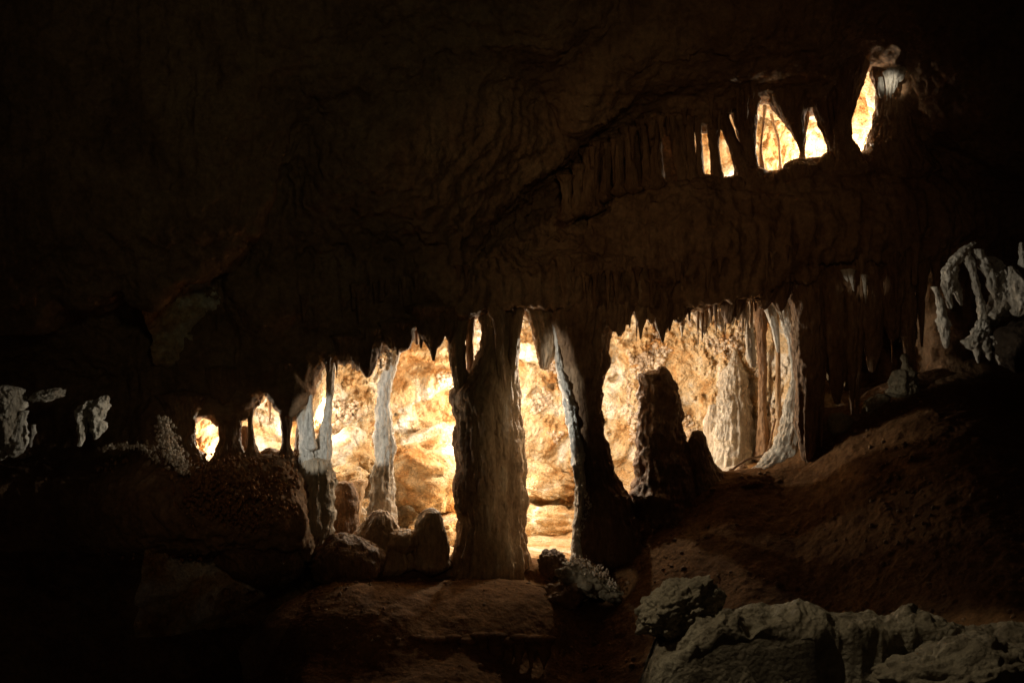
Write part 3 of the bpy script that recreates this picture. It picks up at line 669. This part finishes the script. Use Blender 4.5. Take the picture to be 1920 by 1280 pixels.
def tube(name, pts, r, mat, m=8):
    cu = bpy.data.curves.new(name, 'CURVE'); cu.dimensions = '3D'; cu.bevel_depth = r; cu.bevel_resolution = 2
    sp = cu.splines.new('NURBS'); sp.points.add(len(pts) - 1)
    org = Vector(pts[0])
    for q, pnt in zip(sp.points, pts): q.co = (*(Vector(pnt) - org), 1); q.radius = 1.0 + random.uniform(-.25, .25)
    sp.use_endpoint_u = True; sp.order_u = 3; cu.materials.append(mat)
    tmp = bpy.data.objects.new(name, cu); col.objects.link(tmp)
    dg = bpy.context.evaluated_depsgraph_get(); me = bpy.data.meshes.new_from_object(tmp.evaluated_get(dg))
    bpy.data.objects.remove(tmp); o = bpy.data.objects.new(name, me); col.objects.link(o); o.location = org
    me.polygons.foreach_set("use_smooth", np.ones(len(me.polygons), bool))
    return o
random.seed(3)
tag(tube("stick", [W(1368, 884, 12.25), W(1388, 868, 12.25), W(1405, 859, 12.25), W(1430, 855, 12.3), W(1442, 845, 12.35), W(1447, 815, 12.5), W(1454, 785, 12.6)], 0.011, M_brown),
    "crooked brown stick lying at the foot of the curved white column", "stick")

# figure shaped stalagmite on the slope
c = thing("stalagmite", 1695, 742, 11.9, "pale knobbly stalagmite like a seated figure on top of the brown slope", "stalagmite")
drip("base", [(695, 1680, 1712), (705, 1676, 1716), (720, 1671, 1717), (740, 1668, 1719)], 11.9, M_grey, 0.9, 0.3, 0.4, 2.6, 3, 0.007, parent=c, knob=0.3)
drip("top", [(663, 1692, 1701), (670, 1690, 1703), (680, 1694, 1702), (688, 1691, 1708), (700, 1689, 1710)], 11.9, M_grey, 0.9, 0.3, 0.4, 2.4, 4, 0.006, parent=c, knob=0.3)
tag(boulder("rock_slab", W(1692, 741, 11.85), (0.13, 0.1, 0.008), M_grey, 4, 0.1, 0.0, 0.05, rot=-0.15), "thin flat slab under the figure shaped stalagmite", "rock")

# drapery on the right, lit by an added side spot
c = thing("drapery", 1850, 560, 11.2, "pale ribbed flowstone drapery hanging at the right edge above the slope", "flowstone")
rng0 = random.Random(11)
def rib(pts, Y, mat=M_white, par=c, nm="rib", **k):   # pts = (u, v, halfwidth)
    return drip(nm, [(v, u - w * 1.05 - rng0.uniform(0, 2), u + w * 1.05 + rng0.uniform(0, 2)) for u, v, w in pts], Y, mat, 1.1, 0.42, 0.55, 2.0, 3.0, 0.007, parent=par, detail=3.0, knob=0.35, **k)
rib([(1826, 455, 5), (1806, 468, 7), (1790, 486, 8), (1779, 505, 8), (1775, 530, 7), (1779, 560, 5), (1782, 578, 2)], 11.2)
rib([(1786, 500, 7), (1789, 530, 8), (1797, 555, 4), (1803, 572, 1.5)], 11.25)
rib([(1752, 538, 4), (1757, 548, 3), (1763, 575, 5), (1769, 610, 7), (1772, 640, 4), (1774, 652, 1)], 11.2)
rib([(1810, 468, 6), (1816, 485, 6), (1824, 510, 5), (1832, 545, 5), (1839, 570, 5), (1843, 598, 4), (1842, 620, 6)], 11.2)
rib([(1832, 468, 6), (1842, 488, 7), (1852, 510, 7), (1858, 535, 6), (1866, 560, 3)], 11.2)
rib([(1856, 482, 5), (1872, 495, 9), (1878, 515, 8), (1880, 540, 10), (1877, 570, 16), (1870, 590, 16), (1856, 612, 10)], 11.25)
rib([(1845, 600, 7), (1838, 622, 14), (1832, 640, 16), (1826, 652, 10)], 11.15)
rib([(1826, 640, 5), (1830, 665, 4), (1834, 680, 1)], 11.12, nm="drip")
rib([(1846, 640, 7), (1852, 660, 5), (1856, 675, 2)], 11.12, nm="drip")
rib([(1862, 630, 6), (1868, 655, 4), (1874, 683, 1.5)], 11.12, nm="drip")
rib([(1895, 500, 4), (1902, 515, 8), (1910, 530, 14), (1916, 550, 18), (1915, 575, 12), (1910, 590, 5)], 11.1)
rib([(1915, 455, 4), (1917, 480, 5), (1922, 500, 6)], 11.1)
tag(boulder("boulder", W(1915, 650, 11.1), (0.22, 0.2, 0.2), M_dark, 5), "dark rounded rock below the pale drapery at the right edge", "boulder")

# pale flowstone on the far left
c = thing("drapery", 40, 850, 11.3, "pale flowstone curtain with drooping lobes at the left edge", "flowstone")
rib([(8, 728, 22), (12, 745, 28), (8, 775, 22), (2, 810, 14), (2, 845, 12), (0, 860, 6)], 11.3, par=c, nm="lobe")
rib([(20, 732, 8), (24, 750, 10), (16, 790, 8), (10, 830, 6)], 11.2, par=c, nm="lobe")
rib([(46, 770, 4), (40, 790, 8), (34, 815, 12), (34, 840, 13), (26, 855, 5)], 11.25, par=c, nm="lobe")
boulder("lobe", W(90, 740, 11.35), (0.135, 0.1, 0.045), M_white, 5, 0.4, 0.2, 0.15, parent=c, rot=0.22, freq=1.6, knob=0.2)
rib([(62, 796, 3), (63, 810, 3), (58, 825, 2), (57, 838, 1)], 11.2, par=c, nm="drip")
c = thing("drapery", 175, 835, 11.3, "small pale two legged flowstone hanging right of the left curtain", "flowstone")
rib([(197, 742, 6), (190, 755, 12), (182, 772, 14), (176, 790, 12), (180, 805, 9), (181, 815, 5), (178, 823, 1)], 11.3, par=c, nm="leg")
rib([(172, 752, 8), (162, 765, 12), (154, 785, 7), (155, 805, 5), (153, 825, 3), (149, 836, 1.5)], 11.3, par=c, nm="leg")

# cave coral
rng = random.Random(5)
def coral(name, spots, mat, org, label=None, cat=None, group=None, kind=None):
    Vi, Fi = ico(1); VV, FF = [], []; n = 0
    for (p, r) in spots:
        q = Vi * (np.array([rng.uniform(.6, 1.1), rng.uniform(.6, 1.1), rng.uniform(.7, 1.7)]) * r)
        a = rng.uniform(-0.7, 0.7); x = q[:, 0] * math.cos(a) - q[:, 2] * math.sin(a); z = q[:, 0] * math.sin(a) + q[:, 2] * math.cos(a); q[:, 0] = x; q[:, 2] = z
        VV.append(q + np.array(p)); FF.append(Fi + n); n += len(Vi)
    o = mesh_from(name, np.vstack(VV), np.vstack(FF), mat, origin=tuple(org)); return tag(o, label, cat, group, "stuff")
def cluster(pts, n, Yr, r0, r1):
    n = int(n * 1.5)
    out = []
    for _ in range(n):
        k = rng.randrange(len(pts) - 1); t = rng.random(); a, b = pts[k], pts[k + 1]
        u = a[0] + (b[0] - a[0]) * t; v = a[1] + (b[1] - a[1]) * t; w = a[2] + (b[2] - a[2]) * t
        u += rng.gauss(0, w * .5); v += rng.gauss(0, w * .45)
        out.append((W(u, v, rng.uniform(*Yr)), r0 * .6 + (r1 * 1.15 - r0 * .6) * rng.random() ** 2))
    return out
coral("cave_coral", cluster([(306, 785, 10), (308, 810, 20), (315, 840, 22), (335, 865, 18), (345, 885, 8)], 520, (11.25, 11.6), 0.006, 0.017), M_coral, W(320, 885, 11.4),
      "branching pale cave coral bush standing left of the leftmost window", "cave coral")
coral("cave_coral", cluster([(190, 842, 6), (225, 835, 7), (270, 838, 10), (300, 860, 12)], 170, (11.3, 11.6), 0.006, 0.014), M_coral, W(250, 850, 11.4),
      "low row of cave coral knobs left of the coral bush", "cave coral")
coral("cave_coral", cluster([(1072, 1050, 8), (1100, 1058, 12), (1130, 1076, 14), (1152, 1100, 8)], 230, (11.25, 11.5), 0.003, 0.012), M_coral, W(1110, 1100, 11.3),
      "pale coral crust on the rock at the foot of the leaning column", "cave coral")
coral("cave_coral", cluster([(1086, 850, 3), (1093, 900, 5), (1105, 950, 8), (1088, 990, 8), (1080, 1030, 6)], 190, (11.78, 11.86), 0.004, 0.010), M_white, W(1090, 1040, 11.8),
      "white crystal crust down the left edge of the leaning column", "cave coral")
coral("cave_coral", cluster([(714, 690, 2.2), (714, 665, 2.2), (720, 640, 3), (727, 632, 2)], 130, (12.02, 12.06), 0.004, 0.010), M_white, W(714, 690, 12.05),
      "left strand of white coral dangling from the roof by the slim column", "cave coral", "white coral strands under the roof")
coral("cave_coral", cluster([(725, 640, 2.2), (729, 660, 4), (732, 675, 4), (728, 685, 4)], 130, (12.02, 12.06), 0.004, 0.010), M_white, W(730, 690, 12.05),
      "right strand of white coral dangling from the roof by the slim column", "cave coral", "white coral strands under the roof")
tag(boulder("boulder", W(1095, 1088, 11.5), (0.20, 0.18, 0.13), M_grey, 5, 0.5, 0.3, 0.16, knob=0.1, power=0.8, rot=-0.4), "grey crusted rock at the foot of the leaning column", "boulder")
tag(boulder("boulder", W(1145, 1112, 11.45), (0.13, 0.15, 0.07), M_grey, 5, 0.5, 0.3, 0.14, knob=0.3, power=0.8, rot=-0.6), "small jagged rock spilling right from the grey crusted one", "boulder")
tag(boulder("boulder", W(1060, 1118, 11.4), (0.17, 0.16, 0.12), M_brown, 5, 0.5, 0.25, 0.1, rot=0.3), "brown rock just below the grey crusted one", "boulder")
sp_ = []
while len(sp_) < 2600:
    u, v = rng.gauss(400, 115), rng.gauss(945, 58)
    if u < 180 or u > 560 or v < 850 or v > 1050: continue
    yy = 12.0 - 0.75 * math.exp(-(((u - 400) / 190.0) ** 2 + ((v - 950) / 95.0) ** 2)) 
    sp_.append((W(u, v, yy + rng.uniform(-0.14, 0.06)), rng.uniform(0.008, 0.022)))
coral("cave_popcorn", sp_, M_ocoral, (0, 0, 0), "dense orange brown cave popcorn covering the bulging rock below the left windows", "cave popcorn", kind="stuff")

# ------------------------------------------------------------------ foreground rocks, lower right
GF = "grey rocks in the foreground at lower right"
for (u, v, Y, sz, rot, kn, am, lb) in (
    (1270, 1142, 8.6, (0.23, 0.2, 0.17), 0.35, 0.09, 0.55, "rough knobbly grey rock, leftmost of the foreground rocks"),
    (1810, 1285, 7.9, (0.50, 0.35, 0.24), 0.1, 0.12, 0.4, "pitted grey rock filling the lower right corner"),
    (1905, 1262, 8.3, (0.36, 0.3, 0.22), -0.2, 0.1, 0.4, "grey rock cut off by the right edge of the picture"),
    (1330, 1175, 8.65, (0.2, 0.2, 0.12), 0.1, 0.15, 0.4, "rough grey rock joining the knobbly one to the long shelf")):
    tag(boulder("boulder", W(u, v, Y), sz, M_grey, 6, am, 0.10, 0.035, rot=rot, freq=1.25, knob=kn), lb, "boulder", GF)

for (u, v, w, h, lb) in ((1416, 336, 30, 24, "rounded lip rock at the lower left of the wide upper window"), (1503, 322, 34, 26, "rounded lip rock between the wide and the white hot upper windows"),
                     (1556, 308, 22, 22, "rounded lip rock at the lower right of the white hot upper window"), (1590, 300, 26, 26, "lip rock at the lower left of the tall upper window"), (1650, 300, 34, 30, "lip rock at the lower right of the tall upper window"),
                     (1386, 350, 26, 18, "low lip rock under the second narrow upper gap")):
    tag(boulder("boulder", W(u, v, 11.98), (w * S * 12, 0.12, h * S * 12), M_brown, 4, 0.22, 0.12, 0.06), lb, "boulder")

# ------------------------------------------------------------------ rows of stalactites and thin columns
ORD = ["first", "second", "third", "fourth", "fifth", "sixth", "seventh", "eighth", "ninth", "tenth", "eleventh", "twelfth", "thirteenth", "fourteenth",
       "fifteenth", "sixteenth", "seventeenth", "eighteenth", "nineteenth", "twentieth", "twenty-first", "twenty-second"]
def stal(u, v0, v1, w, Y, mat, label, cat="stalactite", group=None, lean=0, base=None, nm=None):
    h = v1 - v0; r = rng
    if base is None:      # hangs free
        f = r.uniform(.7, 1.2); w = w * 1.35 * f; q = r.random(); ln = lean + r.uniform(-.12, .12) * w
        e = r.choice([(.62, .44, .24, .05), (.5, .24, .13, .06), (.72, .6, .42, .16), (.55, .36, .12, .04)])
        pr = [(v0, u - w * .85, u + w * .85), (v0 + h * .2, u + ln * .2 - w * e[0], u + ln * .2 + w * e[0]), (v0 + h * .58, u + ln * .6 - w * e[1], u + ln * .6 + w * e[1]),
              (v0 + h * .84, u + ln * .86 - w * e[2], u + ln * .86 + w * e[2]), (v1 + r.uniform(-6, 4), u + ln - w * e[3], u + ln + w * e[3])]
    else:
        pr = [(v0, u - w * .8, u + w * .8), (v0 + h * .15, u + lean * .15 - w * .5, u + lean * .15 + w * .5), (v0 + h * .5, u + lean * .5 - w * .36, u + lean * .5 + w * .36),
              (v0 + h * .88, u + lean * .88 - w * .5, u + lean * .88 + w * .5), (v1, u + lean - w * base, u + lean + w * base)]
    return tag(drip(nm or ("stalactite" if base is None else "cave_column"), pr, Y, mat, 0.9, 0.25, 0.18, 2.2, 1.2, 0.013), label, cat, group)
g = "short dark stalactites over the left half of the opening"
for k, (u, v0, v1, w) in enumerate([(648, 640, 690, 26), (668, 640, 688, 22), (692, 625, 706, 28), (712, 625, 672, 20), (737, 615, 662, 26), (755, 610, 664, 24), (792, 590, 650, 20), (809, 585, 672, 34), (822, 590, 648, 18), (840, 585, 650, 20)]):
    stal(u, v0 - 10, v1, w, 11.9, M_brown, "%s dark stalactite from the left over the opening left of the massive column" % ORD[k], group=g)
g = "brown stalactites over the golden wall"
for k, (u, v0, v1, w) in enumerate([(1153, 560, 622, 16), (1163, 555, 636, 20), (1180, 550, 612, 20), (1203, 550, 636, 28), (1222, 550, 612, 18), (1239, 548, 642, 30), (1258, 548, 624, 20), (1276, 545, 606, 22), (1294, 545, 600, 22), (1340, 540, 600, 20), (1366, 540, 606, 20), (1384, 535, 598, 18)]):
    stal(u, v0 - 22, v1, w, 11.86, M_tan if k in (1, 3, 4) else M_brown, "%s brown stalactite from the left in the fringe above the golden wall" % ORD[k], group=g)
g = "small white drips in the fringe"
for k, (u, v0, v1, w) in enumerate([(1279, 600, 632, 9), (1312, 588, 612, 12), (1322, 588, 624, 16), (1351, 586, 616, 16), (1374, 590, 612, 9), (1389, 590, 608, 12)]):
    stal(u, v0, v1, w, 12.4, M_white, "%s small white drip from the left under the brown fringe" % ORD[k], group=g)
g = "fluted drips on the face of the ledge"
for k in range(20):
    u = 1062 + k * 22 + rng.uniform(-6, 6); v0 = rng.uniform(478, 510) - max(0, (u - 1400) * .2)
    stal(u, v0, v0 + rng.uniform(60, 105), rng.uniform(15, 24), 11.86, M_brown, "%s dim fluted drip from the left on the ledge face between the two chambers" % ORD[k], group=g, lean=rng.uniform(-4, 4))
g = "long dark stalactites right of the chamber"
for k, (u, v0, v1, w, ln) in enumerate([(1512, 500, 880, 34, 2), (1536, 500, 860, 24, 4), (1560, 490, 760, 26, 10), (1588, 500, 800, 22, 8), (1612, 490, 775, 26, -4), (1632, 500, 700, 18, 2), (1668, 420, 640, 26, 6), (1692, 430, 730, 30, 14), (1728, 420, 650, 24, 4), (1752, 440, 560, 22, 4)]):
    stal(u, v0, v1, w, 11.95, M_brown, "%s long dark stalactite counted from the curved white column rightwards" % ORD[k], group=g, lean=ln)
g = "small pale drips on the dark stalactites"
for k, (u, v0, v1, w, ln) in enumerate([(1584, 506, 530, 8, 5), (1594, 506, 550, 8, 8), (1620, 515, 572, 7, 4)]):
    stal(u, v0, v1, w, 11.8, M_white, "%s small pale drip lit among the long dark stalactites, from the left" % ORD[k], group=g, lean=ln)
g = "thin columns across the upper chamber"
ups = [(1062, 330, 410, 22, 0), (1086, 310, 400, 20, -3), (1112, 280, 392, 34, -6), (1138, 270, 372, 22, -4), (1156, 255, 362, 20, 4), (1178, 240, 356, 24, 10), (1204, 225, 352, 18, 10), (1226, 215, 350, 26, 8),
       (1250, 200, 346, 20, 34), (1274, 200, 346, 16, 14), (1292, 190, 342, 18, 10), (1306, 185, 342, 14, 8)]
for k, (u, v0, v1, w, ln) in enumerate(ups):
    stal(u, v0, v1, w, 12.0, M_brown, "%s thin dim column from the left across the upper chamber" % ORD[k], "column", g, ln, base=.8)
CU = "column"
tag(drip("cave_column", [(170, 1318, 1348), (220, 1325, 1346), (270, 1331, 1349), (310, 1334, 1351), (345, 1332, 1358)], 12.0, M_brown, 0.9, 0.2, 0.12, 2.2, 1.0), "dark column between the two narrow glowing gaps of the upper chamber", CU)
tag(drip("cave_column", [(165, 1328, 1352), (210, 1345, 1364), (250, 1358, 1377), (290, 1372, 1398), (320, 1381, 1412), (345, 1376, 1425)], 11.98, M_brown, 0.9, 0.2, 0.12, 2.2, 1.0), "dark column leaning right in the upper chamber left of the wide glowing window", CU)
tag(drip("cave_column", [(130, 1362, 1426), (180, 1368, 1420), (230, 1376, 1415), (280, 1388, 1413), (310, 1396, 1420), (345, 1386, 1440)], 11.99, M_brown, 0.9, 0.2, 0.12, 2.2, 1.0), "dark column forming the left jamb of the wide glowing upper window", CU)
tag(drip("stalactite", [(130, 1428, 1505), (165, 1434, 1512), (190, 1444, 1511), (218, 1462, 1508), (245, 1482, 1508), (270, 1495, 1506), (284, 1499, 1504)], 12.0, M_brown, 0.9, 0.2, 0.12, 2.4, 1.0), "dark pointed stalactite between the wide window and the white hot window", "stalactite")
tag(drip("stalactite", [(150, 1498, 1524), (195, 1503, 1521), (250, 1502, 1511), (290, 1500, 1508), (305, 1496, 1514)], 12.1, M_tan, 0.9, 0.2, 0.12), "thin tan column left of the white hot upper window", CU)
tag(drip("cave_column", [(150, 1508, 1566), (190, 1519, 1564), (225, 1531, 1563), (255, 1545, 1566), (280, 1553, 1568), (310, 1552, 1578)], 12.0, M_brown, 0.9, 0.2, 0.12), "dark jamb curving along the right of the white hot window", CU)
tag(drip("cave_column", [(85, 1552, 1642), (115, 1555, 1630), (160, 1558, 1613), (220, 1562, 1598), (260, 1564, 1598), (290, 1562, 1614), (325, 1550, 1640)], 11.97, M_brown, 0.9, 0.2, 0.15, 2.6, 1.0), "thick dark column between the white hot window and the tall right window", CU)
tag(drip("cave_column", [(80, 1628, 1690), (130, 1639, 1680), (180, 1645, 1700), (230, 1643, 1710), (280, 1630, 1730), (320, 1640, 1760)], 12.02, M_brown, 0.9, 0.2, 0.2, 2.6, 1.2), "dark rock pier right of the tall upper window", CU)
for k, (pr, Y, lb) in enumerate((
    ([(165, 1426, 1440), (200, 1430, 1437), (240, 1428, 1432), (280, 1424, 1428), (320, 1424, 1434)], 12.3, "thin glowing rib at the left inside the wide upper window"),
    ([(180, 1436, 1446), (225, 1446, 1452), (265, 1458, 1463), (300, 1461, 1465), (325, 1458, 1470)], 12.55, "thin glowing rib in the middle of the wide upper window"))):
    tag(drip("stalactite", pr, Y, M_tan, 0.9, 0.2, 0.15), lb, "stalactite")
tag(drip("stalactite", [(145, 1648, 1656), (165, 1647, 1658), (180, 1649, 1656), (184, 1650, 1654)], 11.75, M_white, 1, 0.2, 0.2, step=0.007), "stubby bright drip right of the tall upper window", "stalactite")
for k in range(5):
    stal(1664 + k * 6, 128 + rng.uniform(-2, 8), 190 - k * 9, 11, 11.75, M_white, "%s bright drip from the left in the cluster right of the tall upper window" % ORD[k], group="bright drips beside the tall upper window")
spot((-0.5, 6.0, 3.95), W(1672, 156, 11.75), 0.10, 2300, (1.0, 0.88, 0.68), 1.0)  # added narrow spot for the bright drips
g = "small drips along the bottom shelf"
for k in range(12):
    u = 758 + k * 24 + rng.uniform(-5, 5)
    stal(u, 1195 + rng.uniform(-8, 8), 1262 + rng.uniform(-20, 14), rng.uniform(13, 20), 10.7, M_floor, "%s small dim drip from the left along the bottom shelf" % ORD[k], group=g)

# thin straws and broken stubs between the larger stalactites
def nth(k):
    if k <= 20: return ORD[k - 1]
    t, o = divmod(k, 10); T_ = {2: "twent", 3: "thirt", 4: "fort"}[t]
    return T_ + "ieth" if o == 0 else T_ + "y-" + ORD[o - 1]
def straws(n, u0, u1, vtop, l0, l1, w0, w1, Y, mats, label, group):
    out = []
    for k in range(n):
        u = rng.uniform(u0, u1); v0 = vtop(u) + rng.uniform(-8, 4); L = l0 + (l1 - l0) * rng.random() ** 2.2; w = rng.uniform(w0, w1)
        y = rng.uniform(*Y)
        if rng.random() < .3: pr = [(v0, u - w, u + w), (v0 + L * .5, u - w * .6, u + w * .6), (v0 + L * .8, u - w * .5, u + w * .5)]
        else: pr = [(v0, u - w, u + w), (v0 + L * .3, u - w * .55, u + w * .55), (v0 + L * .75, u - w * .3, u + w * .3), (v0 + L, u - w * .12, u + w * .12)]
        out.append((u, tag(drip("stalactite", pr, y, rng.choice(mats), 1.0, 0.3, 0.35, 2.0, 2.0, 0.010, knob=0.25, detail=2), None, "stalactite", group)))
    for k, (u, o) in enumerate(sorted(out, key=lambda t: t[0])): o["label"] = "%s %s, counted from the left" % (nth(k + 1), label)
straws(38, 612, 850, lambda u: np.interp(u, [612, 690, 765, 850], [668, 662, 612, 594]), 14, 62, 2.5, 7, (11.85, 12.2), [M_brown, M_tan], "thin straw or broken stub left of the massive column", "straws over the left half of the opening")
straws(49, 1146, 1420, lambda u: np.interp(u, [1146, 1400, 1420], [568, 556, 545]), 20, 84, 2.5, 8, (11.8, 12.25), [M_brown, M_brown, M_tan], "thin straw or broken stub over the golden wall", "straws over the golden wall")
straws(34, 1060, 1500, lambda u: np.interp(u, [1060, 1400, 1500], [520, 480, 460]), 30, 90, 4, 9, (11.62, 11.8), [M_brown], "slim dim drip on the ledge face between the chambers", "slim drips on the ledge face")
straws(22, 1110, 1420, lambda u: np.interp(u, [1110, 1420], [275, 150]), 40, 120, 4, 9, (11.75, 11.95), [M_brown], "slim dim stalactite before the upper chamber's thin columns", "slim stalactites of the upper chamber")
straws(16, 1500, 1770, lambda u: np.interp(u, [1500, 1770], [500, 440]), 80, 260, 5, 10, (11.8, 12.2), [M_brown], "slim dark stalactite in the recess right of the chamber", "slim stalactites right of the chamber")
straws(22, 560, 900, lambda u: np.interp(u, [560, 750, 900], [560, 520, 500]), 30, 100, 4, 9, (11.72, 11.85), [M_brown], "slim dim drip on the hood above the left opening", "drips on the hood")

def scatter(name, P, r0, r1, mat, label, cat, embed=0.0, up=None):
    Vi, Fi = ico(1); n = len(P); rs = np.random.RandomState(len(P))
    r = r0 + (r1 - r0) * rs.rand(n) ** 3; sc3 = r[:, None] * rs.uniform(.6, 1.3, (n, 3))
    jit = 1 + 0.25 * rs.uniform(-1, 1, (n, len(Vi), 1))
    a = rs.uniform(0, 6.28, n); ca, sa = np.cos(a)[:, None], np.sin(a)[:, None]
    Q = Vi[None] * sc3[:, None, :] * jit
    x = Q[..., 0] * ca - Q[..., 1] * sa; y = Q[..., 0] * sa + Q[..., 1] * ca; Q[..., 0] = x; Q[..., 1] = y
    VV = (Q + P[:, None, :]).reshape(-1, 3); FF = (Fi[None] + (np.arange(n) * len(Vi))[:, None, None]).reshape(-1, 3)
    tag(mesh_from(name, VV, FF, mat), label, cat, kind="stuff")
rs = np.random.RandomState(3)
P, crust, bv, bu = BW
w = (crust > 0.25) & (bv > 560) & (bv < 900) & (bu > 560) & (bu < 1500) & (perlin(P * 3.1, 77) > -0.05)
ii = np.flatnonzero(w); ii = rs.choice(ii, min(9000, len(ii)), replace=False)
scatter("calcite_crust", P[ii], 0.006, 0.030, M_coral, "pale knobbly calcite crust on the upper part of the lit back wall", "calcite crust")
fo = bpy.data.objects["cave_floor"].data; fv = np.zeros(len(fo.vertices) * 3, np.float32); fo.vertices.foreach_get("co", fv); fv = fv.reshape(-1, 3)
fn = np.zeros(len(fo.vertices) * 3, np.float32); fo.vertices.foreach_get("normal", fn); fn = fn.reshape(-1, 3)
fu = 960 + fv[:, 0] / (S * fv[:, 1]); fw = 640 - (fv[:, 2] - EYE) / (S * fv[:, 1])
ii = np.flatnonzero((fn[:, 2] > 0.35) & (fu > 450) & (fu < 2100) & (fw < 1450) & (perlin(fv * 1.8, 91) > -0.15)); ii = rs.choice(ii, min(1800, len(ii)), replace=False)
scatter("loose_stones", fv[ii], 0.004, 0.024, M_wall, "loose pebbles and crumbs strewn over the brown slope", "pebbles")
